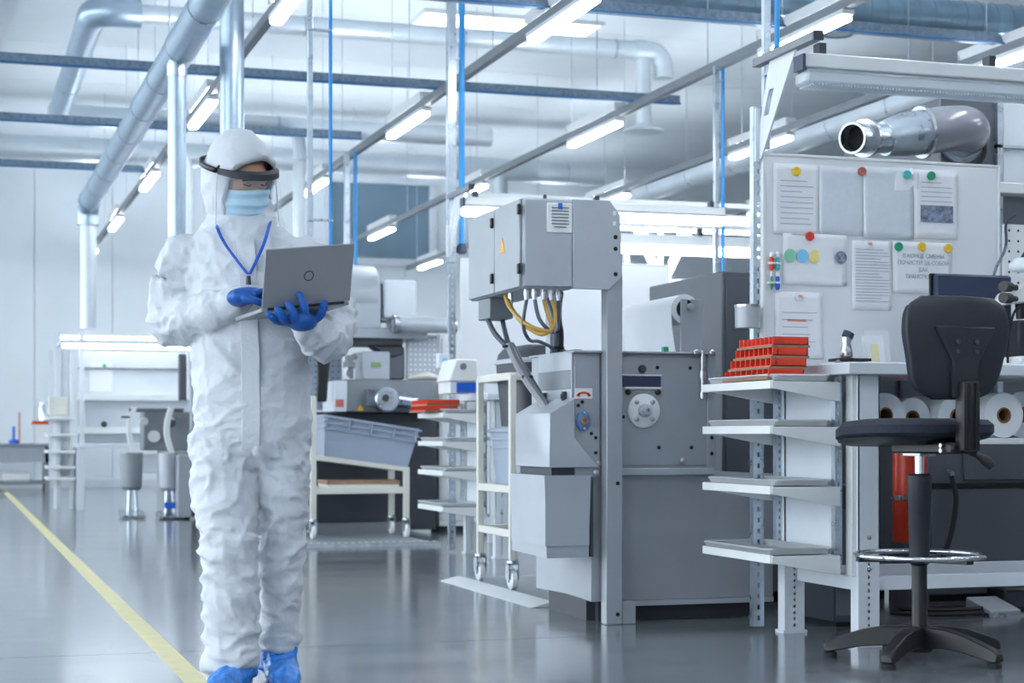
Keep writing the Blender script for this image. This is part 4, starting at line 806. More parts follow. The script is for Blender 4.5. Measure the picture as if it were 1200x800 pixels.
for k in range(5):
    a = math.radians(4+72*k-8); c_, s_ = math.cos(a), math.sin(a); m = MB(); vs = []; prof = [(.03, .045, .122, .036), (.12, .052, .12, .032), (.2, .046, .106, .029), (.28, .03, .08, .028), (.325, .022, .064, .028), (.342, .024, .052, .024)]
    for r, z0, z1, hw in prof: vs += [(r*c_-(-hw)*s_*-1*0+hw*-s_*-1*0+r*0+(-hw)*(-s_), r*s_+(-hw)*c_, z0), (r*c_+hw*(-s_), r*s_+hw*c_, z0), (r*c_+hw*.75*(-s_), r*s_+hw*.75*c_, z1), (r*c_-hw*.75*(-s_), r*s_-hw*.75*c_, z1)]
    m.add(vs, [(i*4+j, i*4+(j+1) % 4, (i+1)*4+(j+1) % 4, (i+1)*4+j) for i in range(len(prof)-1) for j in range(4)]+[(3, 2, 1, 0), tuple(range((len(prof)-1)*4, len(prof)*4))])
    g = m.build('base_arm', 'black', ch, bev=.004)
    MB().lathe([(.024, 0), (.026, .004), (.026, .016), (.018, .022), (.014, .032)], (.318*c_, .318*s_, 0), n=16).build('glide', 'rubber', g)
# ------------------------------------------------------------------ bright bench farther right, seen past the film roll
bench(1.95, 6.4, (.95,), 'far workbench under two glowing lamps seen past the control cabinet', 2.0, 2.4)
whiteboard(5.0, 7.0, 12.95, 1.09, 2.05, 'blank white panel glowing below the two far bench lamps')
for (y, z, x0, lab) in ((12.6, 2.40, 3.8, 'upper of two long glowing bench lamps right of the control cabinet'), (12.15, 2.17, 4.6, 'lower of two long glowing bench lamps right of the control cabinet')):
    t = thing('long_bench_lamp', lab, 'lamp', (5.0, y, z), group='long far bench lamps'); L = 3.0
    MB().box(x0, x0+L, y-.05, y+.05, z+.06, z+.14).build('housing', 'white', t, bev=.006); MB().box(x0+.02, x0+L-.02, y-.055, y+.055, z, z+.06).build('diffuser', 'blamp2', t, bev=.01)
    for xx in (x0+.8, x0+2.0): MB().box(xx-.02, xx+.02, y-.02, y+.02, z+.14, z+.2).build('hanger', 'char', t)
    MB().box(x0-.1, x0+L, y-.015, y+.015, z+.2, z+.235).build('carrier_bar', 'white', t)
    for xx in (x0+.1, x0+L-.1): MB().box(xx-.02, xx+.02, y+.02, y+.06, 1.088 if 5.2 < xx < 7.1 and y > 12.3 else 0, z+.235).build('leg_post', 'bluew', t)
t = thing('funnel_bracket', 'white V shaped bracket hanging below the far bench lamps', 'bracket', (5.3, 12.4, 1.95))
for s_ in (-1, 1): MB().prism([(5.2+s_*.03, 1.95), (5.2+s_*.28, 2.45), (5.2+s_*.16, 2.45), (5.2, 1.98)], 'y', 12.38, 12.41).build('wing', 'white', t)
m = MB(); slotted(m, 5.18, 5.22, 12.42, 12.45, 1.088, 2.5, .06, .03, .014); m.build('mast', 'white', t)
t = thing('white_device', 'white device with grey round button beside the wheeled frame', 'device', (3.2, 10.75, .955+.13))
MB().prism([(3.1, 1.16), (3.3, 1.16), (3.3, 1.31), (3.15, 1.31)], 'y', 10.98, 11.3).build('housing', 'white', t, bev=.01); MB().lathe([(.022, 0), (.022, .006)], (3.2, 10.98, 1.26), (0, -1, 0), 18).build('button', 'mgrey', t); MB().box(3.12, 3.3, 11.0, 11.3, 1.087, 1.16).build('base', 'white', t); MB().box(3.16, 3.29, 10.992, 11.0, 1.09, 1.155).build('blue_panel', 'blue', t)
# ------------------------------------------------------------------ second machine behind the laptop
G2 = thing('forming_machine', 'pale grey forming machine with drums and gear motor behind the laptop', 'machine', (3.3, 14.3, 0))
MB().box(2.8, 3.85, 14.0, 14.9, .03, 1.0).build('base', 'char', G2, bev=.01)
MB().box(2.85, 3.5, 13.98, 14.0, .1, .55).build('base_door', 'char', G2); m = MB(); m.box(2.82, 3.6, 13.9, 14.0, 0, .1); m.build('plinth', 'mgrey', G2)
MB().box(3.046, 3.80, 13.85, 14.4, 1.0, 1.262).build('gear_box', 'mgrey', G2, bev=.012); MB().box(2.95, 3.06, 13.84, 14.3, 1.0, 1.25).build('side_box', 'bluew', G2, bev=.006)
MB().box(2.965, 3.03, 13.835, 13.84, 1.04, 1.1).build('name_plate', 'brick', G2)
MB().prism([(3.14, 1.01), (3.2, 1.01), (3.17, 1.06)], 'y', 13.845, 13.85).build('warning_triangle', 'amber', G2)
MB().box(3.2, 3.43, 13.9, 14.2, 1.262, 1.494).build('drive_box', 'lgrey', G2, bev=.01); MB().box(3.27, 3.35, 13.893, 13.9, 1.37, 1.405).build('green_label', 'tint', G2); MB().box(3.43, 3.58, 14.0, 14.3, 1.262, 1.55).build('motor_box', 'dgrey', G2, bev=.02)
m = MB(); m.cyl((3.1, 13.95, 1.27), (3.1, 13.95, 1.46), .035); m.cyl((3.08, 13.95, 1.42), (3.16, 13.95, 1.46), .025); m.box(3.06, 3.14, 13.9, 14.0, 1.36, 1.41); m.build('valve', 'mgrey', G2, bev=.003); MB().tube([(3.07, 13.9, 1.36), (3.05, 13.88, 1.3), (3.08, 13.88, 1.265)], .012, 8).build('white_hose', 'white', G2)
g = MB().cyl((3.36, 13.85, 1.1), (3.36, 13.7, 1.1), .1, n=28).build('gear_motor', 'galv', G2, bev=.012); MB().annulus((3.34, 13.7, 1.11), (3.34, 13.685, 1.11), .06, .03, 24).build('bearing_ring', 'steel', g); MB().cyl((3.45, 13.78, 1.1), (3.62, 13.78, 1.08), .05, n=20).build('motor_tail', 'galv', g); MB().box(3.2, 3.27, 13.72, 13.82, 1.04, 1.18).build('terminal_box', 'dgrey', g, bev=.008); MB().cyl((3.34, 13.69, 1.11), (3.34, 13.683, 1.11), .03, n=16).build('shaft', 'char', g)
MB().box(2.75, 3.75, 13.9, 14.5, 1.6, 1.69).build('beam', 'lgrey', G2, bev=.01); MB().box(2.86, 3.55, 13.95, 14.4, 1.55, 1.6).build('beam_shadow_plate', 'char', G2)  # lower charcoal plate stands in for shade under the beam
MB().prism([(3.3, 1.55), (3.56, 1.55), (3.56, 1.48), (3.48, 1.45), (3.4, 1.47)], 'y', 13.98, 14.2).build('bearing_block', 'char', G2, bev=.01)
MB().loft([((2.86, 14.15, 1.95), (1, 0, 0), .27, .265), ((3.33, 14.15, 1.95), (1, 0, 0), .27, .265), ((3.352, 14.15, 1.95), (1, 0, 0), .25, .245)], 40).build('upper_drum', 'lgrey', G2); MB().box(2.95, 3.35, 13.89, 14.3, 1.68, 1.95).build('drum_guard', 'lgrey', G2, bev=.006); MB().box(3.34, 3.4, 13.95, 14.2, 1.85, 2.05).build('drum_bracket', 'dgrey', G2)
MB().box(3.38, 3.66, 13.9, 14.2, 1.77, 2.08).build('hopper_box', 'bluew', G2, bev=.025, seg=3); MB().box(3.36, 3.67, 13.93, 14.1, 1.74, 1.78).build('hopper_base', 'mgrey', G2, bev=.006)
c = MB().cyl((3.46, 13.8, 1.715), (3.95, 13.8, 1.71), .066, n=28).build('roller', 'lgrey', G2); MB().annulus((3.91, 13.8, 1.71), (3.95, 13.8, 1.71), .08, .06, 28).build('end_ring', 'steel', c); MB().cyl((3.43, 13.8, 1.715), (3.47, 13.8, 1.715), .08, n=28).build('collar', 'steel', c); MB().box(3.42, 3.5, 13.8, 14.0, 1.66, 1.76).build('roller_bracket', 'steel', G2)
p = MB().box(2.82, 3.12, 14.32, 14.35, 1.02, 1.56).build('perforated_panel', 'tote', G2)
m = MB()
for a in range(6):
    for b in range(11): m.lathe([(.008, 0), (.008, .001)], (2.85+a*.048, 14.32, 1.05+b*.048), (0, -1, 0), 8)
o = m.build('holes', 'dgrey', p); o['kind'] = 'stuff'
p = MB().box(3.6, 3.86, 14.0, 14.04, 1.28, 1.64).build('perforated_panel', 'lgrey', G2); m = MB()
for a in range(6):
    for b in range(8): m.lathe([(.009, 0), (.009, .001)], (3.63+a*.04, 14.0, 1.31+b*.042), (0, -1, 0), 8)
o = m.build('holes', 'white', p); o['kind'] = 'stuff'
for x in (2.86, 2.92): MB().tube([(x+.02, 13.9, 1.58), (x, 13.88, 1.5), (x-.02, 13.88, 1.3), (x-.03, 13.9, 1.1)], .016, 8).build('black_belt', 'black', G2)
MB().box(2.82, 2.9, 13.86, 13.9, 1.08, 1.42).build('belt_guard', 'black', G2, bev=.01)
t = thing('side_panel_cabinet', 'pale upright cabinet right of the forming machine roller', 'cabinet', (4.15, 14.2, 0)); MB().box(3.9, 4.6, 14.1, 14.6, .05, 1.66).build('body', 'white', t, bev=.006); MB().box(3.92, 4.58, 14.09, 14.1, .1, 1.62).build('door', 'white', t, bev=.003); MB().box(3.95, 4.55, 14.15, 14.55, 0, .05).build('plinth', 'char', t)
tag(MB().loft([((3.6, 13.98, 1.275), (1, 0, 0), .03, .01), ((3.66, 13.96, 1.29), (1, 0, .1), .07, .03), ((3.75, 13.95, 1.3), (1, 0, -.1), .085, .035), ((3.84, 13.95, 1.285), (1, 0, -.2), .06, .024), ((3.88, 13.95, 1.27), (1, 0, 0), .02, .01)], 14).build('cloth_rag', 'cloth'), 'crumpled white cloth lying on the forming machine above the red trays', 'cloth')
t = thing('mast_basket', 'small pale blue tray clipped to the second bench mast', 'basket', (3.25, 11.6, 1.26)); MB().box(3.19, 3.27, 11.54, 11.62, 1.27, 1.37).build('cup', 'bluew', t, bev=.004); MB().box(3.215, 3.25, 11.535, 11.54, 1.285, 1.34).build('blue_label', 'sky', t)
t = thing('hall_cart', 'cream tube cart on castors carrying a tilted grey crate beside the walking person', 'trolley', (3.05, 13.55, 0))
for x, y, h in ((2.672, 13.3, 1.1), (2.672, 13.78, 1.1), (3.411, 13.3, .55), (3.411, 13.78, .55)): post(x, y, .15, h, .045).build('post', 'offw', t, bev=.004)
bars(2.672, 3.411, 13.3, 13.78, .345, .05, .04).build('lower_rail', 'offw', t, bev=.004)
for y in (13.28, 13.76): MB().obox((2.672, y, .615), (.74, 0, -.1), (0, .04, 0), (0, 0, .035)).build('sloped_rail', 'offw', t)
for x, y in ((2.672, 13.3), (2.672, 13.78), (3.411, 13.3), (3.411, 13.78)): castor(x, y, t, .15, .055)
t.location.z = .012
tote('tilted_crate', 'tilted grey plastic crate resting on the cream cart', 2.72, 3.48, 13.32, 13.74, .598, .92, tilt=(0, math.radians(8.5), 0))
t = thing('parts_tray', 'cream tray of parts with brownish rim on the lower cart rail', 'tray', (3.1, 13.54, .39)); MB().box(2.8, 3.36, 13.32, 13.74, .4, .43).build('base', 'offw', t, bev=.004); bars(2.8, 3.36, 13.33, 13.73, .43, .03, .02).build('rim', 'card', t); MB().box(2.86, 3.3, 13.4, 13.7, .43, .45).build('sheet_stack', 'offw', t)
t = thing('grating_platform', 'low metal grating platform under the cream cart', 'platform', (2.9, 13.1, 0)); MB().box(2.3, 3.45, 12.5, 13.95, 0, .012).build('plate', 'tread', t); MB().prism([(12.44, 0), (12.5, 0), (12.5, .03), (12.46, .03)], 'x', 2.3, 3.45).build('front_edge', 'tread', t)
for k in range(22): MB().box(2.33+k*.051, 2.35+k*.051, 12.452, 12.49, .0301, .032).build('edge_stud', 'white', t)
# ------------------------------------------------------------------ far left bench
t = thing('assembly_table', 'far pale assembly table with tall back panel and two glowing lamps at left', 'table', (1.9, 19.6, 0))
MB().box(1.32, 2.75, 19.3, 20.1, .68, .72).build('tabletop', 'bluew', t, bev=.004)
for x, y in ((1.35, 19.35), (1.35, 20.0), (2.7, 19.35), (2.7, 20.0)): MB().box(x-.04, x+.04, y-.03, y+.03, 0, .68).build('leg', 'bluew', t, bev=.003)
for x, y in ((1.15, 19.9), (1.37, 19.45), (2.6, 20.05)): MB().box(x-.025, x+.025, y-.025, y+.025, 0, 1.95).build('mast', 'bluew', t, bev=.003)
MB().box(1.37, 2.65, 20.08, 20.11, .72, 1.75).build('back_panel', 'bluew', t)
for z in (1.2, .83): MB().box(1.37, 2.65, 19.9, 20.08, z, z+.07).build('back_shelf', 'white', t, bev=.004)
MB().box(1.37, 2.65, 20.05, 20.08, 1.55, 1.57).build('rail', 'mgrey', t)
MB().ball((1.65, 19.98, .935), .035).build('dark_knob', 'char', t)
for z in (.98, .8, .62, .45, .33): MB().box(1.0, 1.3, 19.35, 19.9, z, z+.03).build('side_shelf', 'white', t, bev=.004)
m = MB(); m.box(1.10, 1.13, 19.9, 19.93, 0, 1.9); m.box(1.27, 1.3, 19.9, 19.93, 0, 1.9); m.build('shelf_upright', 'white', t)
MB().box(1.05, 1.28, 19.93, 19.95, .33, 1.75).build('side_panel', 'bluew', t)
for y, z, lab in ((19.95, 1.865, 'upper glowing strip lamp over the far left assembly table'), (19.05, 1.735, 'lower glowing strip lamp over the far left assembly table')):
    l = thing('table_lamp_strip', lab, 'lamp', (1.9, y, z), group='lamps over the far left table'); MB().box(1.14, 2.62, y-.03, y+.03, z, z+.045).build('diffuser', 'blamp', l, bev=.008); MB().box(1.12, 2.64, y-.035, y+.035, z+.045, z+.09).build('housing', 'white', l); MB().box(1.13, 1.17, y, 19.92, z+.05, z+.09).build('arm', 'bluew', l); MB().box(2.56, 2.6, y, 20.06, z+.05, z+.09).build('arm', 'bluew', l)
l = thing('pinned_paper', 'white sheet with green magnet on the far left panel', 'paper', (1.62, 20.07, 1.4)); MB().box(1.5, 1.75, 20.066, 20.078, 1.3, 1.62).build('sheet', 'paper', l); MB().lathe([(.02, 0), (.02, .01)], (1.66, 20.066, 1.59), (0, -1, 0), 12).build('magnet', 'green', l)
for x, z, c_, lab in ((1.03, .99, 'offw', 'cream box standing on the far side shelves'), (2.0, .36, 'bluew', 'pale box under the far assembly table')): tag(MB().box(x, x+.2, 19.5, 19.7, z+.04, z+.24).build('storage_box', c_, bev=.005), lab, 'box')
# far foot-operated press
G3 = thing('foot_press', 'far grey machine with two hanging buckets and foot pedals left of the person', 'machine', (2.1, 17.6, 0))
MB().box(2.02, 2.6, 17.3, 18.1, .05, .66).build('base', 'grey', G3, bev=.008); MB().box(2.05, 2.58, 17.35, 18.05, 0, .05).build('plinth', 'hole', G3); MB().box(1.85, 2.35, 17.75, 18.1, .66, 1.05).build('head', 'mgrey', G3, bev=.01)
MB().box(2.22, 2.295, 17.0, 17.08, 0, 1.62).build('column', 'lgrey', G3, bev=.004); MB().box(2.13, 2.2, 17.15, 17.25, 1.15, 1.6).build('switch_column', 'dgrey', G3, bev=.004)
for z in (1.2, 1.4): MB().box(2.2, 2.22, 17.0, 17.05, z, z+.14).build('switch', 'white', G3)
MB().box(2.1, 2.95, 17.0, 17.6, .02, .62).build('side_case', 'grey', G3, bev=.006)
for x, y in ((1.72, 17.6), (2.05, 17.3)):
    m = MB(); A = [(x+.05*math.sin(k/10*PI)*-1, .64+.45*k/10) for k in range(11)]; m.prism([(a, b) for a, b in A]+[(a+.05, b) for a, b in A[::-1]], 'y', y-.05, y+.05); m.build('curved_arm', 'white', G3)
    MB().lathe([(.075, 0), (.1, .03), (.11, .36), (.105, .37), (.1, .36), (.09, .05)], (x, y, .27), n=20).build('bucket', 'mgrey' if x < 2 else 'grey', G3)
    m = MB(); m.cyl((x-.03, y, .05), (x-.02, y, .3), .02); m.cyl((x+.05, y, .05), (x+.03, y, .3), .02); m.build('pedal_legs', 'galv', G3); MB().prism([(y-.25, .01), (y+.1, .01), (y+.1, .07), (y-.25, .03)], 'x', x-.12, x+.12).build('pedal', 'steel', G3, bev=.004)
m = MB(); m.cyl((1.95, 17.74, .8), (1.95, 17.7, .8), .06); m.cyl((1.85, 17.74, .95), (1.85, 17.68, .95), .04); m.cyl((2.1, 17.74, .95), (2.1, 17.68, .95), .05); m.build('dial', 'white', G3); MB().cyl((2.12, 17.68, .93), (2.12, 17.66, .93), .04).build('dial_face', 'char', G3); MB().cyl((1.7, 17.6, 1.06), (2.2, 17.4, 1.06), .02).build('tie_bar', 'dgrey', G3); MB().box(1.62, 1.7, 17.55, 17.6, .98, 1.0).build('handle', 'char', G3)
MB().box(2.0, 2.14, 17.2, 17.26, .1, .16).build('blue_hose_end', 'blue', G3)
# wall table at the far left
t = thing('steel_table', 'low steel table against the far wall at the left edge', 'table', (.4, 26.6, 0))
MB().box(-1.2, 1.42, 26.2, 27.1, .64, .69).build('tabletop', 'mgrey', t, bev=.006); MB().box(-1.15, 1.38, 26.22, 26.25, .42, .64).build('apron', 'grey', t); MB().box(-1.15, 1.38, 26.25, 27.05, .1, .14).build('lower_shelf', 'mgrey', t, bev=.004)
for x in (-1.1, 1.36): MB().box(x-.03, x+.03, 26.22, 27.0, 0, .64).build('leg_frame', 'mgrey', t)
def smallthing(name, label, cat, f):
    t = thing(name, label, cat, (0, 0, 0)); f(t)
t = thing('red_crate', 'small red tray with a pale canister on the far left table', 'crate', (1.25, 26.4, .69)); MB().box(1.16, 1.46, 26.3, 26.6, .97, 1.02).build('tray', 'redm', t); MB().box(1.2, 1.42, 26.3, 26.6, .69, .97).build('stand', 'white', t); MB().lathe([(.11, 0), (.12, .2), (.1, .23), (.1, .26)], (1.34, 26.45, 1.02)).build('canister', 'galv', t); MB().lathe([(.1, 0), (.1, .03)], (1.34, 26.45, 1.28)).build('lid', 'white', t)
t = thing('blue_spray_stand', 'small blue dispenser with thin stem on the far left table', 'dispenser', (.9, 26.5, .69)); MB().lathe([(.07, 0), (.07, .05), (.02, .07), (.02, .25)], (.9, 26.5, .69)).build('base', 'blue', t); MB().cyl((.98, 26.5, .69), (.98, 26.5, 1.15), .012).build('stem', 'brick', t)
t = thing('white_bundle', 'white bundle lying on the lower shelf of the far left table', 'bundle', (.9, 26.6, .14)); MB().box(.75, 1.15, 26.4, 26.7, .14, .27).build('wrap', 'white', t, bev=.03, seg=3)
# ------------------------------------------------------------------ the person in the white coverall
PR = thing('person', 'person in white hooded coverall, face mask and visor walking with an open laptop', 'person', (.915, 5.672, 0), -YAW, world=False)
def remesh(m, size, name, mats, parent, smooth_it=8, disp=None, fac=.5):
    o = m.build(name, mats, None); o.location = (0, 0, 0)
    me0 = o.data; xs = [Vector(v) for v in m.v]; mn = Vector(((min(v.x for v in xs)+max(v.x for v in xs))/2, (min(v.y for v in xs)+max(v.y for v in xs))/2, min(v.z for v in xs)))
    md = o.modifiers.new('remesh', 'REMESH'); md.mode = 'VOXEL'; md.voxel_size = size
    md = o.modifiers.new('smooth', 'SMOOTH'); md.iterations = smooth_it; md.factor = fac
    bpy.context.view_layer.update()
    me = bpy.data.meshes.new_from_object(o.evaluated_get(bpy.context.evaluated_depsgraph_get()))
    bpy.data.objects.remove(o); bpy.data.meshes.remove(me0)
    me.transform(Matrix.Translation(mn))
    if disp:
        nr = [v.normal.copy() for v in me.vertices]
        for v, n in zip(me.vertices, nr): v.co = v.co+n*disp(v.co, n)
    me.materials.clear()
    for q in (mats if isinstance(mats, list) else [mats]): me.materials.append(M[q])
    me.name = name; me.shade_smooth()
    o = bpy.data.objects.new(name, me); COL.objects.link(o); o.parent = parent
    return o
def limb(m, pts, k=5, n=20, flat=1.0):
    # pts: (x,y,z,r)
    P = smooth_path([p[:3] for p in pts], k); L = len(P); secs = []
    for i, p in enumerate(P):
        t = i/(L-1)*(len(pts)-1); q = min(int(t), len(pts)-2); e = t-q; e = e*e*(3-2*e); r = pts[q][3]+(pts[q+1][3]-pts[q][3])*e
        secs.append((p, P[min(i+1, L-1)]-P[max(i-1, 0)], r, r*flat))
    a, b = secs[0], secs[-1]; d0 = Vector(a[1]).normalized(); d1 = Vector(b[1]).normalized()
    secs = [(a[0]-d0*a[2]*.75, a[1], a[2]*.45, a[3]*.45), (a[0]-d0*a[2]*.4, a[1], a[2]*.85, a[3]*.85)]+secs+[(b[0]+d1*b[2]*.4, b[1], b[2]*.85, b[3]*.85), (b[0]+d1*b[2]*.75, b[1], b[2]*.45, b[3]*.45)]
    m.loft(secs, n)
TORSO = [(.70, .005, .02, .09, .10), (.76, .015, .02, .165, .135), (.84, .022, .015, .19, .15), (.92, .022, .01, .192, .152), (1.0, .02, .005, .19, .148), (1.10, .018, 0, .186, .14), (1.20, .016, 0, .19, .142), (1.30, .012, .002, .2, .142), (1.38, .005, .005, .208, .132), (1.43, -.002, .008, .19, .114), (1.46, -.005, .008, .165, .104), (1.49, -.01, .01, .132, .095), (1.52, -.016, .014, .108, .088), (1.57, -.02, .02, .1, .085), (1.61, -.022, .022, .08, .07)]
def torso(m, g=0, zmax=9): m.loft([((x, y, z), (0, 0, 1), ry-g, rx-g) for z, x, y, rx, ry in TORSO if z < zmax], 28)
ARM_R = [(-.178, .01, 1.385, .083), (-.222, .03, 1.33, .089), (-.236, .045, 1.25, .086), (-.238, .035, 1.185, .083)]
FORE_R = [(-.236, .03, 1.185, .082), (-.17, -.035, 1.19, .078), (-.09, -.1, 1.205, .068), (-.02, -.15, 1.225, .052), (.012, -.172, 1.236, .042)]
ARM_L = [(.182, .01, 1.38, .083), (.245, .02, 1.32, .086), (.27, .02, 1.24, .084), (.278, .0, 1.16, .08)]
FORE_L = [(.277, .0, 1.16, .08), (.275, -.08, 1.125, .078), (.262, -.16, 1.12, .07), (.238, -.225, 1.135, .055), (.222, -.262, 1.147, .043)]
LEG_R = [(-.062, .0, .80, .118), (-.06, -.03, .66, .104), (-.047, -.065, .52, .095), (-.04, -.072, .46, .094), (-.036, -.065, .34, .091), (-.033, -.066, .2, .088), (-.031, -.072, .1, .081), (-.031, -.074, .075, .078)]
LEG_L = [(.105, .02, .80, .108), (.118, .035, .66, .09), (.114, .05, .52, .077), (.111, .06, .46, .074), (.104, .085, .34, .072), (.096, .105, .22, .067), (.091, .112, .13, .062), (.09, .113, .115, .06)]
# the body under the clothes: one continuous mesh with the visible face
HC = Vector((-.02, -.014, 1.632)); HYAW = math.radians(47); HP = math.radians(19)
HR = Matrix.Translation(HC) @ Matrix.Rotation(HYAW, 4, 'Z') @ Matrix.Rotation(HP, 4, 'X') @ Matrix.Rotation(math.radians(-8), 4, 'Y')
def hp(x, y, z): return HR @ Vector((x, y, z))      # head space: -y is the face, z up
m = MB(); b = MB(); b.ball((0, 0, .004), .088, .099, .124, 28, 20)
b.ball((0, -.045, -.05), .055, .045, .062, 20, 14)            # jaw
b.ball((0, -.088, -.012), .0125, .018, .026, 14, 10); b.ball((0, -.1, -.03), .015, .013, .012, 14, 10)   # nose bridge, tip
b.ball((0, -.078, .03), .05, .018, .012, 18, 10)              # brow
for s_ in (-1, 1): b.ball((s_*.04, -.06, -.025), .026, .02, .024, 14, 10); b.ball((s_*.031, -.083, .016), .0165, .0125, .0115, 14, 10); b.ball((s_*.078, 0, -.005), .01, .02, .032, 12, 10)
b.ball((0, -.09, -.072), .022, .012, .011, 14, 8)
m.add([hp(*v) for v in b.v], b.f)
limb(m, [(-.01, .0, 1.6, .055), (-.01, .01, 1.5, .055)]); torso(m, .035, 1.5)
for L in (ARM_R, FORE_R, ARM_L, FORE_L, LEG_R, LEG_L): limb(m, [(x, y, z, r*.62) for x, y, z, r in L])
remesh(m, .0055, 'body', 'skin', PR, 3)
for s_ in (-1, 1):
    m = MB(); m.tube([hp(s_*.031-.016, -.09, .015), hp(s_*.031-.006, -.098, .010), hp(s_*.031+.006, -.098, .010), hp(s_*.031+.016, -.09, .015)], .0026, 6); m.build('eyelashes', 'lash', PR)
    m = MB(); m.tube([hp(s_*.033-.02, -.093, .026), hp(s_*.033, -.099, .031), hp(s_*.033+.02, -.09, .026)], .0042, 6); m.build('eyebrow', 'lash', PR)
# coverall
def ridge(v): return max(0, 1-abs(noise.noise(v))*2.6)**1.6
def fold(p, n):
    z = p.z; w_ = noise.noise_vector(p*4)*.35
    q = Vector((p.x*6, p.y*6, z*6))+w_
    a = ridge(Vector((q.x*.8+q.z*.9, q.y*.8, q.z*1.5-q.x*.7)))
    b_ = ridge(Vector((q.x*1.4-q.z*1.3, q.y*1.4+5, q.z*2.2+q.x*1.2)))
    d_ = ridge(Vector((q.x*3.1, q.y*3.1-7, q.z*4.2+q.x)))
    c_ = noise.noise(p*9)
    A, B = .008, .004
    if z < .8: A, B = .0115, .009
    if z > 1.05 and abs(p.x) > .16: A, B = .0095, .0085
    k = 0
    for zc, wd, am in ((.50, .10, .009), (.12, .05, .006), (.72, .07, .007)): k += am*math.exp(-((z-zc)/wd)**2)*math.sin(z*150+noise.noise(p*8)*5+p.x*14)
    if z > .85: k = 0
    return A*(a-.3)+B*(b_-.3)+.0042*(d_-.3)+.0025*c_+k*.2
m = MB(); torso(m)
for L in (ARM_R, FORE_R, ARM_L, FORE_L, LEG_R, LEG_L): limb(m, L)
m.ball((-.188, .008, 1.388), .08, .082, .078); m.ball((.19, .008, 1.385), .08, .082, .078); m.ball((-.238, .035, 1.18), .085, .085, .08); m.ball((.278, 0, 1.155), .083, .08, .08)
m.ball((-.042, -.08, .5), .094, .08, .06); m.ball((.113, .045, .51), .075, .075, .06)
m.lathe([(.082, 0), (.094, .012), (.093, .05), (.08, .08)], (-.031, -.074, .062), n=24); m.lathe([(.062, 0), (.074, .012), (.074, .05), (.06, .08)], (.09, .113, .095), n=24)
cv = remesh(m, .0072, 'coverall', 'suit', PR, 7, fold)
# zip flap down the front, waist seam
m = MB(); A = []
for k in range(25):
    z = .745+.69*k/24
    i = max(q for q in range(len(TORSO)-1) if TORSO[q][0] <= z); a, b2 = TORSO[i], TORSO[i+1]; e = (z-a[0])/(b2[0]-a[0]); cx = a[1]+(b2[1]-a[1])*e; cy = a[2]+(b2[2]-a[2])*e; ry = a[4]+(b2[4]-a[4])*e
    A.append((cx+.02, cy-ry-.005, z))
vs = []
for x, y, z in A: j_ = .0035*noise.noise(Vector((1, 2, z*9))); vs += [(x-.03+j_, y+.005, z), (x-.027+j_, y-.001, z), (x+.027+j_, y+.001, z), (x+.03+j_, y+.006, z)]
m.add(vs, [(k*4+j, k*4+j+1, k*4+5+j, k*4+4+j) for k in range(24) for j in range(3)]); o = m.build('zip_flap', 'suit', PR, fix=False); md = o.modifiers.new('thickness', 'SOLIDIFY'); md.thickness = .002
# hood: shell round the head with an open face
def hood_pt(phi, al, k=1.0):
    d = Vector((math.sin(al)*math.cos(phi), -math.cos(al), math.sin(al)*math.sin(phi)))
    rx, ry, rz = .108*k, .126*k, .168*k
    if d.z < 0: rz = .165*k; rx = .108*k
    t = 1/math.sqrt((d.x/rx)**2+(d.y/ry)**2+(d.z/rz)**2)
    p = d*t
    if d.z > 0: k2 = 1+.045*math.sin(min(1, d.z)*PI)**2; p = Vector((p.x*k2, p.y*k2, p.z*(1-.02*d.z)))
    if p.z < -.1: p = Vector((p.x*(1+(-.1-p.z)*2.2), p.y*(1+(-.1-p.z)*1.5), p.z))
    return p
def rim_angle(phi):
    s_ = math.sin(phi)
    return math.radians(52+(4 if s_ > 0 else 14)*abs(s_)-(14*s_*s_ if s_ > 0 else 0))
m = MB(); NP, NT = 72, 26; vs = []
for i in range(NP):
    phi = 2*PI*i/NP; a0 = rim_angle(phi)
    for j in range(NT+1):
        t_ = j/NT; al = a0+(PI*.995-a0)*t_; p = hood_pt(phi, al, 1.0)
        f = .003*noise.noise(p*45)+.0055*(1-abs(noise.noise(Vector((p.x*16, p.y*16+4, p.z*22))))*2)
        if j == 0: f -= .006
        p = p*(1+f/.11)
        if t_ < .12: p = p*(1+.018*math.sin(t_/.12*PI)+.011*math.sin(i*1.9)*(1-t_/.12))
        vs.append(hp(*p))
W_ = NT+1
m.add(vs, [(i*W_+j, ((i+1) % NP)*W_+j, ((i+1) % NP)*W_+j+1, i*W_+j+1) for i in range(NP) for j in range(NT)])
o = m.build('hood', 'suit', PR); md = o.modifiers.new('thickness', 'SOLIDIFY'); md.thickness = .004; md.offset = -1
# mask with pleats
m = MB(); NA, NZ = 26, 22; vs = []
for j in range(NZ+1):
    t_ = j/NZ; z = -.118+.107*t_
    for i in range(NA+1):
        u = -1+2*i/NA; a = u*math.radians(66)
        zz = z+(.012*(1-abs(u)) if t_ > .7 else 0)*(t_-.7)/.3-.012*abs(u)**2*(1-t_)
        bulge = .121-.012*abs(t_-.55)**1.2*2-(.02*(1-t_)**2)
        r = bulge+.006*math.exp(-(u/.18)**2)*t_+.0048*math.sin(t_*PI*7)*(1-abs(u)**3)
        vs.append(hp(r*.84*math.sin(a), -r*math.cos(a)+.0, zz))
m.add(vs, [(j*(NA+1)+i, j*(NA+1)+i+1, (j+1)*(NA+1)+i+1, (j+1)*(NA+1)+i) for j in range(NZ) for i in range(NA)])
o = m.build('face_mask', 'mask', PR, fix=False); md = o.modifiers.new('thickness', 'SOLIDIFY'); md.thickness = .0025
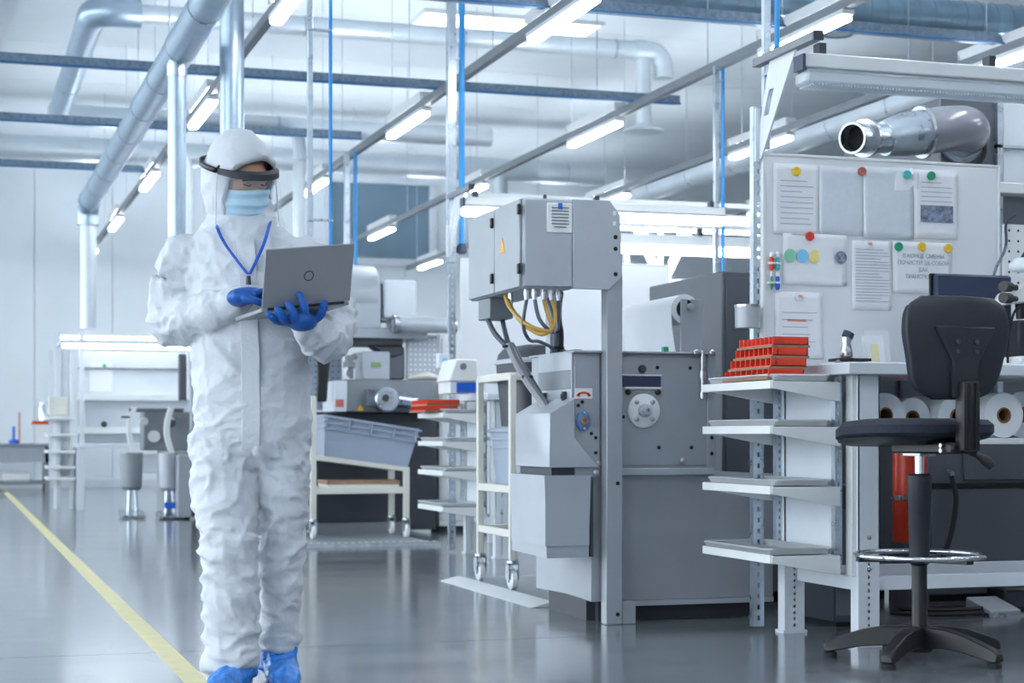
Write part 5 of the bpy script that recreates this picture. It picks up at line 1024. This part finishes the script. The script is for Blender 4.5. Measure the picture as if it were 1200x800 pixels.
# face shield: band, strap, visor
def arc(a0, a1, rx, ry, z0, z1, n=24, cy=0): return [hp(rx*math.sin(a0+(a1-a0)*k/n), cy-ry*math.cos(a0+(a1-a0)*k/n), z0+(z1-z0)*k/n) for k in range(n+1)]
S = thing_part = None
m = MB(); n = 28; a0, a1 = math.radians(-78), math.radians(78); vs = []
for k in range(n+1):
    a = a0+(a1-a0)*k/n; f = math.cos(a)**.5 if math.cos(a) > 0 else 0
    for dr, dz in ((0, .011), (.022*f+.004, .007), (.024*f+.004, -.012), (0, -.013)):
        vs.append(hp((.1+dr)*math.sin(a), -(.116+dr)*math.cos(a), .048+dz))
m.add(vs, [(k*4+j, k*4+(j+1) % 4, k*4+4+(j+1) % 4, k*4+4+j) for k in range(n) for j in range(4)]+[(3, 2, 1, 0), (n*4, n*4+1, n*4+2, n*4+3)])
band = m.build('visor_band', 'char', PR)
for s_ in (-1, 1): MB().ball(hp(s_*.1, -.032, .052), .011, .011, .012, 12, 8).build('band_pivot', 'black', band)
m = MB(); vs = []; n = 28
for k in range(n+1):
    a = math.radians(76)+(math.radians(284)-math.radians(76))*k/n
    for dz in (.009, -.009): vs.append(hp(.121*math.sin(a), -.143*math.cos(a)*1.0, .048+.02*(1-math.cos((k/n-.5)*PI)*1)*0+dz))
m.add(vs, [(k*2, k*2+1, k*2+3, k*2+2) for k in range(n)]); o = m.build('head_strap', 'black', band, fix=False); md = o.modifiers.new('thickness', 'SOLIDIFY'); md.thickness = .003
m = MB(); vs = []; n = 28; q = 10
for j in range(q+1):
    t_ = j/q
    for k in range(n+1): a = math.radians(-74+148*k/n); vs.append(hp((.12+.012*t_)*math.sin(a), -(.14+.05*t_)*math.cos(a)-.02*t_, .04-.165*t_))
m.add(vs, [(j*(n+1)+k, j*(n+1)+k+1, (j+1)*(n+1)+k+1, (j+1)*(n+1)+k) for j in range(q) for k in range(n)]); o = m.build('visor', 'visor', band, fix=False)
for s_ in (0, n): MB().tube([vs[j*(n+1)+s_] for j in range(0, q+1, 2)], .0028, 6, 2).build('visor_edge', 'white', band)  # white colour paints the shine along the clear visor edges
# lanyard
m = MB(); LN = [[(-.08, -.03, 1.508), (-.076, -.085, 1.478), (-.045, -.128, 1.42), (.0, -.15, 1.36), (.034, -.157, 1.318)], [(.088, -.03, 1.508), (.09, -.085, 1.478), (.08, -.124, 1.42), (.058, -.149, 1.36), (.038, -.157, 1.318)], [(-.08, -.03, 1.508), (-.07, .09, 1.51), (0, .11, 1.515), (.06, .09, 1.51), (.088, -.03, 1.508)]]
for L in LN:
    P = smooth_path(L, 6); vs = []
    for p in P: vs += [(p.x-.0055, p.y, p.z), (p.x, p.y-.002, p.z), (p.x+.0055, p.y, p.z), (p.x, p.y+.002, p.z)]
    m.add(vs, [(k*4+j, k*4+(j+1) % 4, k*4+4+(j+1) % 4, k*4+4+j) for k in range(len(P)-1) for j in range(4)])
la = m.build('lanyard', 'lany', PR)
m = MB(); m.cyl((.036, -.163, 1.313), (.036, -.163, 1.285), .007, .009, 10); m.build('lanyard_clip', 'navy', la); MB().box(.0, .072, -.168, -.165, 1.19, 1.283).build('badge', 'visor', la)
# shoe covers
def shoe(cx, cy, yaw, label, L=.285, z0=0):
    m = MB(); R_ = Matrix.Translation((cx, cy, z0)) @ Matrix.Rotation(yaw, 4, 'Z'); secs = []
    prof = [(.135, .035, .04, .05), (.11, .046, .058, .062), (.06, .05, .075, .075), (0, .052, .075, .075), (-.06, .054, .06, .06), (-.11, .05, .046, .047), (-.145, .036, .034, .036), (-.155, .02, .02, .025)]
    for y, hw, h, zc in prof: secs.append((R_ @ Vector((0, y, max(h, .02)*.62)), R_.to_3x3() @ Vector((0, -1, 0)), hw, max(h, .02)*.62))
    m.loft(secs, 22); m.loft([(R_ @ Vector((0, .06, .04)), (0, 0, 1), .05, .07), (R_ @ Vector((0, .06, .1)), (0, 0, 1), .052, .06), (R_ @ Vector((0, .06, .15)), (0, 0, 1), .05, .052)], 20)
    o = remesh(m, .006, 'shoe_cover', 'cover', PR, 4, lambda p, n: .006*(1-abs(noise.noise(Vector((p.x*34, p.y*20, p.z*20))))*2)*(1 if p.z > .01 else 0)-.001)
    for v in o.data.vertices: v.co.z = max(v.co.z, .001)
    o['label'] = label
shoe(-.026, -.13, math.radians(-8), 'crinkled blue shoe cover on the front foot'); shoe(.11, .05, math.radians(14), 'crinkled blue shoe cover on the back foot')
# gloved hands
def hand(palm, fingers, flat=.62, name='glove'):
    m = MB(); limb(m, palm, 4, 18, flat)
    for f in fingers: limb(m, f, 4, 12)
    return remesh(m, .0034, name, 'glove', PR, 4, lambda p, n: .0009*noise.noise(p*60))
E1 = Vector((.25, .15, .035)); E1n = E1.normalized(); E2 = Vector((-.115, .19, -.016)); E2n = (E2-E1n*E2.dot(E1n)).normalized(); E3n = E1n.cross(E2n).normalized()
if E3n.z < 0: E3n = -E3n
H0 = Vector((.108, -.38, 1.190))
def lp(a, b, c): return H0+E1n*a+E2n*b+E3n*c       # a along the hinge, b towards the person, c above the base
# right hand on the keys
wr = Vector((.008, -.172, 1.236))
pa = [(*wr, .033), (*lp(-.015, .125, .058), .037), (*lp(.012, .11, .058), .038), (*lp(.035, .108, .054), .036)]
fs = []
for i, (b_, L, r) in enumerate(((.15, .055, .0105), (.128, .066, .011), (.104, .07, .0112), (.082, .064, .011))):
    fs.append([(*lp(.02, .1+(b_-.112)*.8, .058), r*1.15), (*lp(.05+L*.3, b_-.006, .064), r*1.08), (*lp(.055+L*.75, b_-.01, .046), r), (*lp(.055+L*.95, b_-.01, .02), r*.9)])
fs.append([(*lp(-.012, .082, .048), .014), (*lp(.01, .062, .036), .0125), (*lp(.04, .056, .02), .0105)])
hand(pa, fs, .72)
# left hand supporting the base near the hinge
wl = Vector((.212, -.262, 1.15))
pa = [(*wl, .029), (*lp(.155, .05, -.046), 0.0450), (*lp(.125, .0, -.046), 0.0460), (*lp(.115, -.016, -.044), 0.0420)]
fs = [[(*lp(.135, .0, -.042), 0.0153), (*lp(.126, -.034, -.034), 0.0149), (*lp(.12, -.046, -.004), 0.0133), (*lp(.115, -.036, .034), 0.0111)],
      [(*lp(.11, .0, -.042), 0.0153), (*lp(.09, -.036, -.036), 0.0151), (*lp(.078, -.05, -.014), 0.0136), (*lp(.07, -.042, .008), 0.0115)],
      [(*lp(.095, .004, -.042), 0.0149), (*lp(.06, -.026, -.036), 0.0145), (*lp(.044, -.042, -.02), 0.0131), (*lp(.034, -.038, -.004), 0.0111)],
      [(*lp(.09, .016, -.042), 0.0141), (*lp(.045, -.006, -.038), 0.0131), (*lp(.022, -.022, -.026), 0.0120), (*lp(.01, -.022, -.016), 0.0104)],
      [(*lp(.16, .02, -.046), 0.0175), (*lp(.18, -.012, -.036), 0.0156), (*lp(.19, -.03, -.014), 0.0138), (*lp(.196, -.034, .002), 0.0115)]]
hand(pa, fs, .66)
# ------------------------------------------------------------------ laptop held by the person (a thing of its own)
LP = thing('laptop', 'open grey laptop with round ring logo held in blue gloved hands', 'laptop', (.915, 5.672, 0), -YAW, world=False)
WL, DL, HL = .296, .215, .187
SD = (E3n*.88-E2n*.47).normalized(); SN = E1n.cross(SD).normalized()
MB().obox(lp(0, 0, -.008), E1n*WL, E2n*DL, E3n*.014).build('base', 'laptop', LP, bev=.003)
MB().obox(lp(.012, .02, .0061), E1n*(WL-.024), E2n*.1, E3n*.0008).build('keyboard', 'laptopd', LP); MB().obox(lp(.1, .14, .0061), E1n*.1, E2n*.06, E3n*.0006).build('touchpad', 'laptopd', LP)
q = H0+E3n*.006-E2n*.002
if SN.dot(E2n) > 0: SN = -SN
MB().obox(q, E1n*WL, SD*HL, SN*.006).build('lid', 'laptop', LP, bev=.002)
MB().obox(q+E1n*.004+SD*.004+SN*-.0008, E1n*(WL-.008), SD*(HL-.008), SN*.0008).build('screen', 'screen', LP)
m = MB(); m.annulus(q+E1n*WL*.5+SD*HL*.5+SN*.006, q+E1n*WL*.5+SD*HL*.5+SN*.0066, .0165, .0135, 40); m.build('ring_logo', 'laptopd', LP)
m = MB(); m.cyl(lp(.02, -.001, .002), lp(WL-.02, -.001, .002), .006, n=12); m.build('hinge', 'laptopd', LP)
bpy.context.view_layer.update()
